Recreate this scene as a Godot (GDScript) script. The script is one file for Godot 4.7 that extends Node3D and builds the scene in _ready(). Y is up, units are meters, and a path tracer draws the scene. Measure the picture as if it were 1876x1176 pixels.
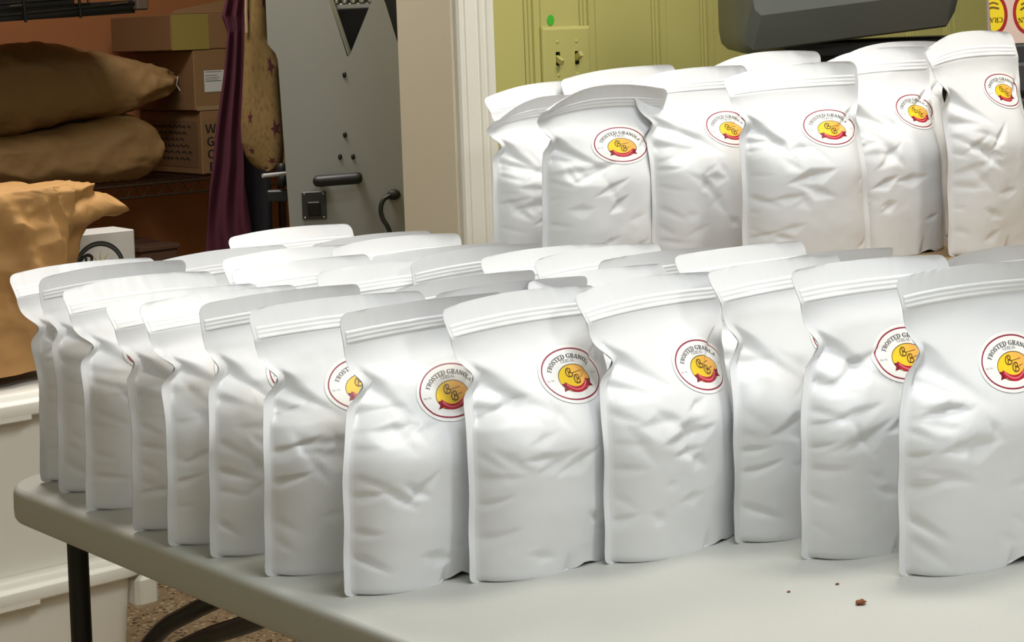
extends Node3D
# A packing table crowded with white stand-up pouches, a second counter of pouches behind it,
# a green panelled wall and a cased opening into a pantry.
# World: x right, y up, camera looks along -z. The room, walls and table are square to the
# axes (s, t): s runs right and away along the panelled wall, t runs out of that wall.

const YAW := 40.04
var RB := Basis(Vector3.UP, deg_to_rad(YAW))     # (s, y, t) -> world
const CAM := Vector3(0, 1.31, 0)
const FOC := 3300.0
var CB := Basis(Vector3.RIGHT, deg_to_rad(-2.0)) * Basis(Vector3.BACK, deg_to_rad(-2.1))
var M := {}
var taken := {}

func _ready() -> void:
	set_camera_and_light()
	make_materials()
	build_room()
	build_table()
	build_counter()
	build_table_pouches()
	build_counter_pouches()
	build_wall_things()
	build_pantry()
	build_crumbs()

# ------------------------------------------------------------------ camera, light
func set_camera_and_light() -> void:
	var cam := Camera3D.new()
	cam.name = "camera"
	var near := 0.05
	cam.set_frustum(near * 1176.0 / FOC, Vector2(0, -413.0 / FOC * near), near, 60.0)
	cam.position = CAM
	cam.basis = CB
	add_child(cam)
	cam.current = true
	var env := Environment.new()
	env.background_mode = Environment.BG_COLOR
	env.background_color = Color(0.02, 0.02, 0.02)
	env.tonemap_mode = Environment.TONE_MAPPER_LINEAR
	env.tonemap_exposure = 1.05
	env.sdfgi_enabled = true
	env.ssao_enabled = true
	env.ssil_enabled = true
	var we := WorldEnvironment.new()
	we.name = "environment"
	we.environment = env
	add_child(we)
	# ceiling panels: s, t, energy, colour, what it is like
	ceiling_light(2.30, -1.45, 2.1, Color(1.0, 0.975, 0.93), "flat square ceiling light over the far counter")
	ceiling_light(1.20, -0.95, 1.35, Color(0.95, 0.985, 1.0), "flat square ceiling light over the near end of the table")
	ceiling_light(1.9, 1.0, 2.5, Color(0.97, 0.985, 1.0), "flat square ceiling light behind the camera")
	ceiling_light(-0.55, 0.25, 0.95, Color(0.97, 0.985, 1.0), "flat square ceiling light left of the camera")
	ceiling_light(1.55, -3.10, 2.9, Color(1.0, 0.98, 0.95), "dim square ceiling light just inside the pantry opening")

func ceiling_light(s: float, t: float, energy: float, tint: Color, text: String) -> void:
	var o := thing("ceiling_light", text, "light", L(s, 2.58, t), YAW, "ceiling panels out of the frame")
	var fr := Mb.new()
	for k in 4:
		var a := k % 2 == 0
		var sg := 1.0 if k < 2 else -1.0
		fr.box(Vector3(0 if a else sg * 0.31, 0, sg * 0.31 if a else 0.0), Vector3(0.66 if a else 0.04, 0.03, 0.04 if a else 0.66), 0.004)
	part(o, "frame", fr, mat("lamp_frame", Color(0.85, 0.85, 0.84), 0.5))
	var df := Mb.new()
	df.box(Vector3(0, 0.008, 0), Vector3(0.58, 0.006, 0.58), 0.001)
	var m := mat("lamp_glow", Color(1, 1, 1), 0.5)
	m.emission_enabled = true
	m.emission = tint
	m.emission_energy_multiplier = 2.0
	part(o, "diffuser", df, m)
	var l := AreaLight3D.new()
	l.name = "lamp"
	l.area_size = Vector2(0.58, 0.58)
	l.light_energy = energy
	l.light_color = tint
	l.shadow_enabled = true
	l.position = L(s, 2.56, t)
	l.basis = RB * Basis(Vector3.RIGHT, -PI / 2)
	l.set("area_range", 12.0)
	l.set("area_attenuation", 2.0)
	add_child(l, true)

# ------------------------------------------------------------------ places
func L(s: float, y: float, t: float) -> Vector3:      # room axes -> world
	return RB * Vector3(s, y, t)

func L3(q: Vector3) -> Vector3:
	return RB * q

func ray(px: float, py: float) -> Vector3:
	return CB * Vector3((px - 938.0) / FOC, -(py - 175.0) / FOC, -1.0)

func on_t(px: float, py: float, t: float) -> Vector3:  # where a sight line meets the plane t, in room axes
	var d := RB.inverse() * ray(px, py)
	var c := RB.inverse() * CAM
	return c + d * ((t - c.z) / d.z)

func on_z(px: float, py: float, z: float) -> Vector3:  # the same for a world plane z
	var d := ray(px, py)
	return CAM + d * (z / d.z)

# ------------------------------------------------------------------ nodes
func numbered(called: String) -> String:
	var k: int = taken.get(called, 0)
	taken[called] = k + 1
	return called if k == 0 else "%s_%03d" % [called, k]

func tag(o: Node3D, label: String, category: String, group := "") -> Node3D:
	o.set_meta("label", label)
	o.set_meta("category", category)
	if group:
		o.set_meta("group", group)
	return o

func thing(called: String, label: String, category: String, at := Vector3.ZERO, turn := 0.0, group := "") -> Node3D:
	var o := Node3D.new()
	o.name = numbered(called)
	add_child(o, true)
	o.position = at
	o.rotation_degrees.y = turn
	tag(o, label, category, group)
	return o

func part(to: Node, called: String, mb: Mb, m: Material, label := "") -> MeshInstance3D:
	var o := MeshInstance3D.new()
	o.name = called
	o.mesh = mb.commit()
	o.material_override = null
	o.mesh.surface_set_material(0, m)
	to.add_child(o, true)
	if label:
		o.set_meta("label", label)
	return o

func struct(called: String, mb: Mb, m: Material, in_room := true) -> MeshInstance3D:
	var o := part(self, called, mb, m)
	if in_room:
		o.rotation_degrees.y = YAW
	o.set_meta("kind", "structure")
	return o

func single(called: String, mb: Mb, m: Material, label: String, category: String, at := Vector3.ZERO, turn := 0.0, group := "") -> MeshInstance3D:
	var o := part(self, numbered(called), mb, m)
	o.position = at
	o.rotation_degrees.y = turn
	tag(o, label, category, group)
	return o

func mat(called: String, c: Color, rough := 0.6, metal := 0.0, spec := 0.5) -> StandardMaterial3D:
	if M.has(called):
		return M[called]
	var m := StandardMaterial3D.new()
	m.resource_name = called
	m.albedo_color = c
	m.roughness = rough
	m.metallic = metal
	m.metallic_specular = spec
	M[called] = m
	return m

# ------------------------------------------------------------------ mesh builder
class Mb:
	var v := PackedVector3Array()
	var n := PackedVector3Array()
	var uv := PackedVector2Array()
	var ix := PackedInt32Array()

	func tri(a: Vector3, b: Vector3, c: Vector3, out: Vector3, ua := Vector2.ZERO, ub := Vector2.ZERO, uc := Vector2.ZERO) -> void:
		var nn := (b - a).cross(c - a)
		if nn.length_squared() < 1e-18:
			return
		var k := v.size()
		if nn.dot(out) > 0.0:
			v.append_array([a, c, b])
			uv.append_array([ua, uc, ub])
			nn = nn.normalized()
		else:
			v.append_array([a, b, c])
			uv.append_array([ua, ub, uc])
			nn = -nn.normalized()
		n.append_array([nn, nn, nn])
		ix.append_array([k, k + 1, k + 2])

	func quad(a: Vector3, b: Vector3, c: Vector3, d: Vector3, out: Vector3, uvs := []) -> void:
		if uvs.is_empty():
			uvs = [Vector2(0, 1), Vector2(1, 1), Vector2(1, 0), Vector2(0, 0)]
		tri(a, b, c, out, uvs[0], uvs[1], uvs[2])
		tri(a, c, d, out, uvs[0], uvs[2], uvs[3])

	# chamfered box
	func box(at: Vector3, size: Vector3, bev := 0.002, bs := Basis()) -> void:
		var h := size / 2.0
		var b := minf(bev, minf(h.x, minf(h.y, h.z)) * 0.8)
		for ax in 3:
			var p := (ax + 1) % 3
			var q := (ax + 2) % 3
			for sg in [-1.0, 1.0]:
				var cs := []
				for k in [[-1, -1], [1, -1], [1, 1], [-1, 1]]:
					var c := Vector3()
					c[ax] = sg * h[ax]
					c[p] = k[0] * (h[p] - b)
					c[q] = k[1] * (h[q] - b)
					cs.append(at + bs * c)
				var o := Vector3()
				o[ax] = sg
				quad(cs[0], cs[1], cs[2], cs[3], bs * o)
			for s1 in [-1.0, 1.0]:      # the edges that run along ax
				for s2 in [-1.0, 1.0]:
					var e := []
					for k in [[-1, 0], [1, 0], [1, 1], [-1, 1]]:
						var c := Vector3()
						c[ax] = k[0] * (h[ax] - b)
						c[p] = s1 * (h[p] if k[1] == 0 else h[p] - b)
						c[q] = s2 * (h[q] - b if k[1] == 0 else h[q])
						e.append(at + bs * c)
					var o2 := Vector3()
					o2[p] = s1
					o2[q] = s2
					quad(e[0], e[1], e[2], e[3], bs * o2)
		for sx in [-1.0, 1.0]:
			for sy in [-1.0, 1.0]:
				for sz in [-1.0, 1.0]:
					var sgn := Vector3(sx, sy, sz)
					tri(at + bs * (sgn * Vector3(h.x, h.y - b, h.z - b)), at + bs * (sgn * Vector3(h.x - b, h.y, h.z - b)), at + bs * (sgn * Vector3(h.x - b, h.y - b, h.z)), bs * sgn)

	# smooth grid, rows going up and columns to the right seen from the front
	func grid(p: PackedVector3Array, nu: int, nv: int, flip := false, uvs := PackedVector2Array(), wrap := false) -> void:
		var k := v.size()
		var nn := PackedVector3Array()
		nn.resize(p.size())
		var id := PackedInt32Array()
		var cols := nu if wrap else nu - 1
		for i in nv - 1:
			for j in cols:
				var a := i * nu + j
				var b := (i + 1) * nu + j
				var j2 := (j + 1) % nu
				var c := (i + 1) * nu + j2
				var d := i * nu + j2
				if flip:
					id.append_array([a, c, b, a, d, c])
				else:
					id.append_array([a, b, c, a, c, d])
		for f in range(0, id.size(), 3):
			var x := -(p[id[f + 1]] - p[id[f]]).cross(p[id[f + 2]] - p[id[f]])
			nn[id[f]] += x
			nn[id[f + 1]] += x
			nn[id[f + 2]] += x
		for i in nn.size():
			nn[i] = nn[i].normalized() if nn[i].length_squared() > 1e-24 else Vector3.UP
		if uvs.size() != p.size():
			uvs = PackedVector2Array()
			uvs.resize(p.size())
			for i in p.size():
				uvs[i] = Vector2(float(i % nu) / maxf(1.0, nu - 1), 1.0 - float(i / nu) / maxf(1.0, nv - 1))
		v.append_array(p)
		n.append_array(nn)
		uv.append_array(uvs)
		for i in id:
			ix.append(i + k)

	# round bar along a path
	func tube(path: PackedVector3Array, r: float, sides := 10, caps := true, flat := 1.0) -> void:
		var pts := PackedVector3Array()
		var side := Vector3.ZERO
		for i in path.size():
			var d := (path[mini(i + 1, path.size() - 1)] - path[maxi(i - 1, 0)]).normalized()
			if side == Vector3.ZERO:
				side = d.cross(Vector3.UP if absf(d.y) < 0.9 else Vector3.RIGHT).normalized()
			side = (side - d * side.dot(d)).normalized()
			var up := side.cross(d)
			for j in sides:
				var a := TAU * j / sides
				pts.append(path[i] + side * (cos(a) * r) + up * (sin(a) * r * flat))
		grid(pts, sides, path.size(), true, PackedVector2Array(), true)
		if caps:
			for e in [0, path.size() - 1]:
				var o := (path[1] - path[0]) * -1.0 if e == 0 else path[e] - path[e - 1]
				for j in sides:
					tri(path[e], pts[e * sides + j], pts[e * sides + (j + 1) % sides], o)

	# turned shape round the y axis: profile of (radius, height)
	func lathe(at: Vector3, prof: Array, sides := 24, bs := Basis()) -> void:
		var pts := PackedVector3Array()
		for q in prof:
			for j in sides:
				var a := TAU * j / sides
				pts.append(at + bs * Vector3(cos(a) * q.x, q.y, -sin(a) * q.x))
		grid(pts, sides, prof.size(), false, PackedVector2Array(), true)

	# plate cut to an outline in the xy plane of xf, thick from z0 to z1
	func plate(poly: PackedVector2Array, z0: float, z1: float, xf := Transform3D(), uvbox := Rect2(0, 0, 1, 1)) -> void:
		var t := Geometry2D.triangulate_polygon(poly)
		for f in range(0, t.size(), 3):
			for z in [z0, z1]:
				var c := []
				var cu := []
				for k in 3:
					var q := poly[t[f + k]]
					c.append(xf * Vector3(q.x, q.y, z))
					cu.append(Vector2((q.x - uvbox.position.x) / uvbox.size.x, 1.0 - (q.y - uvbox.position.y) / uvbox.size.y))
				tri(c[0], c[1], c[2], xf.basis * Vector3(0, 0, 1.0 if z == maxf(z0, z1) else -1.0), cu[0], cu[1], cu[2])
		var cw := Geometry2D.is_polygon_clockwise(poly)
		for i in poly.size():
			var a := poly[i]
			var b := poly[(i + 1) % poly.size()]
			var o := Vector2(b.y - a.y, a.x - b.x) * (-1.0 if cw else 1.0)
			quad(xf * Vector3(a.x, a.y, z0), xf * Vector3(b.x, b.y, z0), xf * Vector3(b.x, b.y, z1), xf * Vector3(a.x, a.y, z1), xf.basis * Vector3(o.x, o.y, 0))

	func commit() -> ArrayMesh:
		var a := []
		a.resize(Mesh.ARRAY_MAX)
		a[Mesh.ARRAY_VERTEX] = v
		a[Mesh.ARRAY_NORMAL] = n
		a[Mesh.ARRAY_TEX_UV] = uv
		a[Mesh.ARRAY_INDEX] = ix
		var m := ArrayMesh.new()
		m.add_surface_from_arrays(Mesh.PRIMITIVE_TRIANGLES, a)
		return m

# ------------------------------------------------------------------ flat print
class Ink:
	var im: Image
	var w: int
	var h: int
	func _init(ww: int, hh: int, c: Color) -> void:
		w = ww
		h = hh
		im = Image.create(w, h, false, Image.FORMAT_RGBA8)
		im.fill(c)
	func dot(x: float, y: float, r: float, c: Color) -> void:
		for j in range(maxi(0, int(y - r)), mini(h, int(y + r) + 2)):
			for i in range(maxi(0, int(x - r)), mini(w, int(x + r) + 2)):
				var d := r + 0.5 - Vector2(i - x, j - y).length()
				if d > 0.0:
					im.set_pixel(i, j, im.get_pixel(i, j).lerp(c, minf(1.0, d)))
	func stroke(pts: Array, r: float, c: Color, smooth := true) -> void:
		var cv := Curve2D.new()
		for i in pts.size():
			var p: Vector2 = pts[i]
			var tg: Vector2 = (pts[mini(i + 1, pts.size() - 1)] - pts[maxi(i - 1, 0)]) / 6.0 if smooth else Vector2.ZERO
			cv.add_point(p, -tg, tg)
		cv.bake_interval = maxf(1.0, r * 0.5)
		for p in cv.get_baked_points():
			dot(p.x, p.y, r, c)
	func ellipse(cx: float, cy: float, rx: float, ry: float, c: Color, c2 := Color(0, 0, 0, 0)) -> void:
		for j in range(maxi(0, int(cy - ry)), mini(h, int(cy + ry) + 1)):
			for i in range(maxi(0, int(cx - rx)), mini(w, int(cx + rx) + 1)):
				var e := Vector2((i - cx) / rx, (j - cy) / ry)
				var k := (1.0 - e.length()) * minf(rx, ry) + 0.5
				if k > 0.0:
					var col := c if c2.a == 0.0 else c.lerp(c2, smoothstep(-0.6, 0.75, e.x - 0.25 * e.y))
					im.set_pixel(i, j, im.get_pixel(i, j).lerp(col, minf(1.0, k)))
	func fill(poly: PackedVector2Array, c: Color) -> void:
		var t := Geometry2D.triangulate_polygon(poly)
		for f in range(0, t.size(), 3):
			tri(poly[t[f]], poly[t[f + 1]], poly[t[f + 2]], c)
	func tri(a: Vector2, b: Vector2, d: Vector2, c: Color) -> void:
		var ar := (b - a).cross(d - a)
		if absf(ar) < 1e-6:
			return
		for j in range(maxi(0, int(minf(a.y, minf(b.y, d.y)))), mini(h, int(maxf(a.y, maxf(b.y, d.y))) + 2)):
			for i in range(maxi(0, int(minf(a.x, minf(b.x, d.x)))), mini(w, int(maxf(a.x, maxf(b.x, d.x))) + 2)):
				var p := Vector2(i, j)
				var w0 := (b - a).cross(p - a) / ar
				var w1 := (p - a).cross(d - a) / ar
				if w0 >= -0.001 and w1 >= -0.001 and w0 + w1 <= 1.001:
					im.set_pixel(i, j, c)
	# lettering; place maps (x, y up) in letter heights to pixels
	func letters(text: String, face: String, weight: int, place: Callable, c: Color) -> void:
		var f := SystemFont.new()
		f.font_names = PackedStringArray([face])
		f.font_weight = weight
		var tm := TextMesh.new()
		tm.text = text
		tm.font = f
		tm.font_size = 64
		tm.pixel_size = 1.0 / 64.0
		tm.depth = 0.0
		tm.curve_step = 2.0
		var a := tm.get_mesh_arrays()
		if a.size() == 0 or a[Mesh.ARRAY_VERTEX] == null:
			return
		var vs: PackedVector3Array = a[Mesh.ARRAY_VERTEX]
		var id := PackedInt32Array(range(vs.size()))
		if a[Mesh.ARRAY_INDEX] != null and a[Mesh.ARRAY_INDEX].size() > 0:
			id = a[Mesh.ARRAY_INDEX]
		for k in range(0, id.size() - 2, 3):
			tri(place.call(Vector2(vs[id[k]].x, vs[id[k]].y)), place.call(Vector2(vs[id[k + 1]].x, vs[id[k + 1]].y)), place.call(Vector2(vs[id[k + 2]].x, vs[id[k + 2]].y)), c)
	func tex() -> ImageTexture:
		im.generate_mipmaps()
		return ImageTexture.create_from_image(im)

func script_b(k: Ink, x: float, y: float, s: float, r: float, c: Color) -> void:
	# a handwritten capital B: a stem with a curl and two bowls
	var q := func(a: float, b: float) -> Vector2: return Vector2(x + a * s, y + b * s)
	k.stroke([q.call(0.30, 0.16), q.call(0.27, 0.55), q.call(0.20, 0.92), q.call(0.06, 0.98)], r * 0.9, c)
	k.stroke([q.call(0.10, 1.0), q.call(-0.10, 0.78), q.call(-0.12, 0.40), q.call(0.10, 0.08), q.call(0.42, -0.04), q.call(0.66, 0.08), q.call(0.64, 0.30), q.call(0.46, 0.46), q.call(0.30, 0.49)], r, c)
	k.stroke([q.call(0.30, 0.49), q.call(0.62, 0.52), q.call(0.80, 0.70), q.call(0.68, 0.92), q.call(0.40, 1.02), q.call(0.16, 0.97)], r, c)

func sticker_print() -> ImageTexture:
	var k := Ink.new(768, 536, Color(0.97, 0.965, 0.955))
	var cx := 384.0
	var cy := 268.0
	var ring := Color(0.56, 0.09, 0.22)
	k.ellipse(cx, cy, 352, 240, ring)
	k.ellipse(cx, cy, 337, 226, Color(0.97, 0.965, 0.955))
	var ink := Color(0.33, 0.32, 0.33)
	# the two arched lines
	var arch := func(p: Vector2, rx: float, ry: float, size: float, squeeze: float) -> Vector2:
		var a := p.x * size * squeeze / rx
		var up := Vector2(sin(a), -cos(a))
		return Vector2(cx, cy + 14) + Vector2(up.x * (rx + p.y * size), up.y * (ry + p.y * size))
	for off in [Vector2(-2, 0), Vector2(2, 0), Vector2(0, 1)]:
		k.letters("FROSTED GRANOLA", "Droid Serif", 700, func(p: Vector2) -> Vector2: return arch.call(p, 268.0, 178.0, 58.0, 1.12) + off, ink)
	k.letters("CEREAL", "Droid Serif", 700, func(p: Vector2) -> Vector2: return Vector2(cx - 4 + p.x * 40.0, 148 - p.y * 40.0), ink)
	k.letters("Net Wt.", "Droid Serif", 400, func(p: Vector2) -> Vector2: return Vector2(112 + p.x * 24.0, 300 - p.y * 24.0), ink)
	k.letters("12 oz", "Droid Serif", 400, func(p: Vector2) -> Vector2: return Vector2(652 + p.x * 24.0, 300 - p.y * 24.0), ink)
	# yellow oval
	var oy := 308.0
	k.ellipse(cx, oy, 186, 130, Color(0.30, 0.22, 0.10))
	k.ellipse(cx, oy, 179, 123, Color(0.99, 0.83, 0.16), Color(0.98, 0.73, 0.36))
	var br := Color(0.36, 0.24, 0.08)
	script_b(k, cx - 70, oy - 92, 74.0, 5.5, br)
	script_b(k, cx - 4, oy - 24, 74.0, 5.5, br)
	k.stroke([Vector2(cx - 24, oy - 46), Vector2(cx + 40, oy - 52), Vector2(cx + 96, oy - 58)], 3.0, br)
	k.stroke([Vector2(cx + 44, oy + 10), Vector2(cx + 80, oy + 2), Vector2(cx + 104, oy - 4)], 3.0, br)
	# red banner
	var red := Color(0.72, 0.08, 0.20)
	var deep := Color(0.52, 0.04, 0.14)
	for sg in [-1.0, 1.0]:
		k.fill(PackedVector2Array([Vector2(cx + sg * 112, oy + 30), Vector2(cx + sg * 178, oy + 34), Vector2(cx + sg * 158, oy + 66), Vector2(cx + sg * 176, oy + 104), Vector2(cx + sg * 104, oy + 92)]), deep)
	var top := PackedVector2Array()
	var bot := PackedVector2Array()
	for i in 25:
		var a := (i / 24.0 * 2.0 - 1.0)
		top.append(Vector2(cx + a * 136, oy + 78 - 62 * a * a))
		bot.append(Vector2(cx + a * 126, oy + 132 - 54 * a * a))
	var rb := top.duplicate()
	bot.reverse()
	rb.append_array(bot)
	k.fill(rb, red)
	var pk := []
	for i in 25:
		var a := (i / 24.0 * 2.0 - 1.0)
		pk.append(Vector2(cx + a * 116, oy + 104 - 56 * a * a))
	k.stroke(pk, 7.0, Color(0.90, 0.45, 0.50))
	return k.tex()

# ------------------------------------------------------------------ materials
func noise(seed_: int, freq: float, oct := 3, ridged := false) -> FastNoiseLite:
	var f := FastNoiseLite.new()
	f.seed = seed_
	f.noise_type = FastNoiseLite.TYPE_SIMPLEX_SMOOTH
	f.frequency = freq
	f.fractal_octaves = oct
	f.fractal_type = FastNoiseLite.FRACTAL_RIDGED if ridged else FastNoiseLite.FRACTAL_FBM
	return f

func grain(m: StandardMaterial3D, seed_: int, freq: float, depth: float, scale := 4.0) -> StandardMaterial3D:
	var t := NoiseTexture2D.new()
	t.width = 256
	t.height = 256
	t.seamless = true
	t.noise = noise(seed_, freq)
	m.heightmap_enabled = true
	m.heightmap_texture = t
	m.heightmap_scale = depth
	m.uv1_triplanar = true
	m.uv1_scale = Vector3(scale, scale, scale)
	return m

func make_materials() -> void:
	mat("film", Color(0.915, 0.92, 0.928), 0.40, 0.0, 0.5)
	mat("zip", Color(0.93, 0.935, 0.94), 0.42)
	var st := mat("sticker", Color.WHITE, 0.38)
	st.albedo_texture = sticker_print()
	grain(mat("table_plastic", Color(0.725, 0.725, 0.70), 0.55), 5, 0.2, 0.02, 6.0)
	mat("black_steel", Color(0.05, 0.05, 0.052), 0.42)
	mat("green_paint", Color(0.72, 0.70, 0.42), 0.55)
	mat("white_trim", Color(0.90, 0.885, 0.84), 0.45)
	mat("tan_paint", Color(0.80, 0.76, 0.67), 0.7)
	mat("cream_wall", Color(0.80, 0.79, 0.74), 0.8)
	mat("orange_paint", Color(0.70, 0.45, 0.28), 0.75)
	grain(mat("ceiling_paint", Color(0.86, 0.86, 0.84), 0.9), 9, 0.1, 0.05)
	mat("bin_plastic", Color(0.95, 0.945, 0.92), 0.45)
	mat("panel_grey", Color(0.56, 0.56, 0.545), 0.42)
	mat("dark", Color(0.06, 0.06, 0.065), 0.5)
	mat("chrome", Color(0.75, 0.75, 0.75), 0.22, 1.0)
	grain(mat("kraft", Color(0.66, 0.49, 0.29), 0.72), 21, 0.05, 0.06, 5.0)
	grain(mat("kraft_dark", Color(0.61, 0.475, 0.31), 0.75), 21, 0.05, 0.06, 5.0)
	var kc := grain(mat("kraft_crumpled", Color(0.71, 0.54, 0.335), 0.7), 23, 0.009, 1.3, 1.7)
	(kc.heightmap_texture as NoiseTexture2D).noise.fractal_type = FastNoiseLite.FRACTAL_RIDGED
	mat("carton", Color(0.52, 0.39, 0.26), 0.8)
	# terrazzo: one texture of chips
	var rng := RandomNumberGenerator.new()
	rng.seed = 77
	var k := Ink.new(768, 768, Color(0.60, 0.52, 0.40))
	for i in 2600:
		var c: Color = [Color(0.70, 0.63, 0.50), Color(0.52, 0.42, 0.30), Color(0.36, 0.28, 0.20), Color(0.76, 0.70, 0.58), Color(0.20, 0.16, 0.13)][rng.randi() % 5]
		var p := Vector2(rng.randf() * 768.0, rng.randf() * 768.0)
		var r := rng.randf_range(2.0, 6.5) * (0.6 if c.r < 0.3 else 1.0)
		var d := Vector2.from_angle(rng.randf() * TAU) * r * 0.8
		k.dot(p.x, p.y, r, c)
		k.dot(p.x + d.x, p.y + d.y, r * 0.75, c)
	var fl := mat("terrazzo", Color.WHITE, 0.45)
	fl.albedo_texture = k.tex()
	fl.uv1_triplanar = true
	fl.uv1_world_triplanar = true
	fl.uv1_scale = Vector3(1.7, 1.7, 1.7)

# ------------------------------------------------------------------ room
const WT := -2.42        # face of the panelled wall
func build_room() -> void:
	var f := Mb.new()
	f.box(Vector3(1.9, -0.05, -1.6), Vector3(7.2, 0.1, 7.6), 0.0)
	struct("floor", f, M.terrazzo)
	var c := Mb.new()
	c.box(Vector3(1.9, 2.65, -1.6), Vector3(7.2, 0.1, 7.6), 0.0)
	struct("ceiling", c, M.ceiling_paint)
	# panelled wall right of the opening, with the wall body behind its boards
	var w := Mb.new()
	w.box(Vector3(3.64, 1.3, WT - 0.082), Vector3(3.46, 2.6, 0.135), 0.0)
	w.box(Vector3(-0.46, 1.3, WT - 0.082), Vector3(2.3, 2.6, 0.135), 0.0)
	w.box(Vector3(1.3, 2.36, WT - 0.082), Vector3(1.22, 0.48, 0.135), 0.0)
	var wall := struct("wall_back", w, M.green_paint)
	var joints := [1.952, 2.068, 2.201, 2.384, 2.514, 2.70, 2.83, 2.965, 3.15, 3.28, 3.46, 3.6, 3.78, 3.92, 4.1, 4.25, 4.42, 4.6, 4.75, 4.92, 5.1, 5.3]
	for i in joints.size() - 1:
		var s0: float = joints[i] + 0.0006
		var s1: float = joints[i + 1] - 0.0006
		var prof := PackedVector2Array([Vector2(s0, 0)])
		for b in 2:                          # two beads along the left edge
			for a in 7:
				var g := PI * a / 6.0
				prof.append(Vector2(s0 + 0.0045 + b * 0.0095 - cos(g) * 0.0040, 0.0105 + sin(g) * 0.0036))
		prof.append_array([Vector2(s0 + 0.0195, 0.0105), Vector2(s0 + 0.021, 0.0145), Vector2(s0 + 0.0345, 0.0145), Vector2(s0 + 0.0365, 0.0112), Vector2(s0 + 0.0385, 0.0145), Vector2(s1 - 0.002, 0.0145), Vector2(s1, 0.0125), Vector2(s1, 0)])
		var bd := Mb.new()
		bd.plate(prof, 0.0, 2.6, Transform3D(Basis(Vector3.RIGHT, Vector3.BACK, Vector3.DOWN), Vector3(0, 2.6, WT - 0.0145)))
		part(wall, "board", bd, M.green_paint)
	var j := Mb.new()                        # the jamb: the wall's thickness, painted tan
	j.box(Vector3(1.9085, 1.06, WT - 0.077), Vector3(0.012, 2.12, 0.154), 0.001)
	struct("trim_1", j, M.tan_paint)
	casing(1.9085, 1.983, "trim_2")
	var h := Mb.new()
	h.box(Vector3(1.3, 2.155, WT + 0.009), Vector3(1.36, 0.075, 0.02), 0.003)
	struct("trim_3", h, M.white_trim)
	var jl := Mb.new()
	jl.box(Vector3(0.687, 1.06, WT - 0.077), Vector3(0.012, 2.12, 0.154), 0.001)
	struct("trim_4", jl, M.tan_paint)
	casing(0.69, 0.616, "trim_5")
	for q in [["wall_right", Vector3(5.42, 1.3, -1.6), Vector3(0.1, 2.6, 7.6), "cream_wall"], ["wall_left", Vector3(-1.65, 1.3, -1.6), Vector3(0.1, 2.6, 7.6), "cream_wall"], ["wall_front", Vector3(1.9, 1.3, 2.15), Vector3(7.2, 2.6, 0.1), "cream_wall"], ["wall_rear", Vector3(1.9, 1.3, -5.05), Vector3(7.2, 2.6, 0.1), "orange_paint"]]:
		var b := Mb.new()
		b.box(q[1], q[2], 0.0)
		struct(q[0], b, M[q[3]])

func casing(s0: float, s1: float, called: String) -> void:
	# moulded door casing: raised back band, hollow, flat and inner bead
	var w := s1 - s0
	var prof := PackedVector2Array([Vector2(s0, 0), Vector2(s0, 0.008)])
	for q in [[0.04, 0.0125], [0.10, 0.014], [0.15, 0.0125], [0.17, 0.0095], [0.20, 0.0095], [0.22, 0.0125], [0.50, 0.0145], [0.54, 0.0125], [0.57, 0.0125], [0.60, 0.016], [0.66, 0.018], [0.71, 0.0175], [0.74, 0.0145], [0.77, 0.0145], [0.80, 0.018], [0.86, 0.0205], [0.97, 0.0205], [1.0, 0.018], [1.0, 0.0]]:
		prof.append(Vector2(s0 + q[0] * w, q[1]))
	var c := Mb.new()
	c.plate(prof, 0.0, 2.12, Transform3D(Basis(Vector3.RIGHT, Vector3.BACK, Vector3.DOWN), Vector3(0, 2.12, WT)))
	struct(called, c, M.white_trim)

# ------------------------------------------------------------------ packing table
const TY := 0.74
func rounded(s0: float, s1: float, t0: float, t1: float, r: float, steps := 8) -> PackedVector2Array:
	var p := PackedVector2Array()
	for q in [[s1 - r, t1 - r, 0.0], [s0 + r, t1 - r, 90.0], [s0 + r, t0 + r, 180.0], [s1 - r, t0 + r, 270.0]]:
		for i in steps + 1:
			var a := deg_to_rad(q[2] + 90.0 * i / steps)
			p.append(Vector2(q[0] + cos(a) * r, q[1] + sin(a) * r))
	return p

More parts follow.
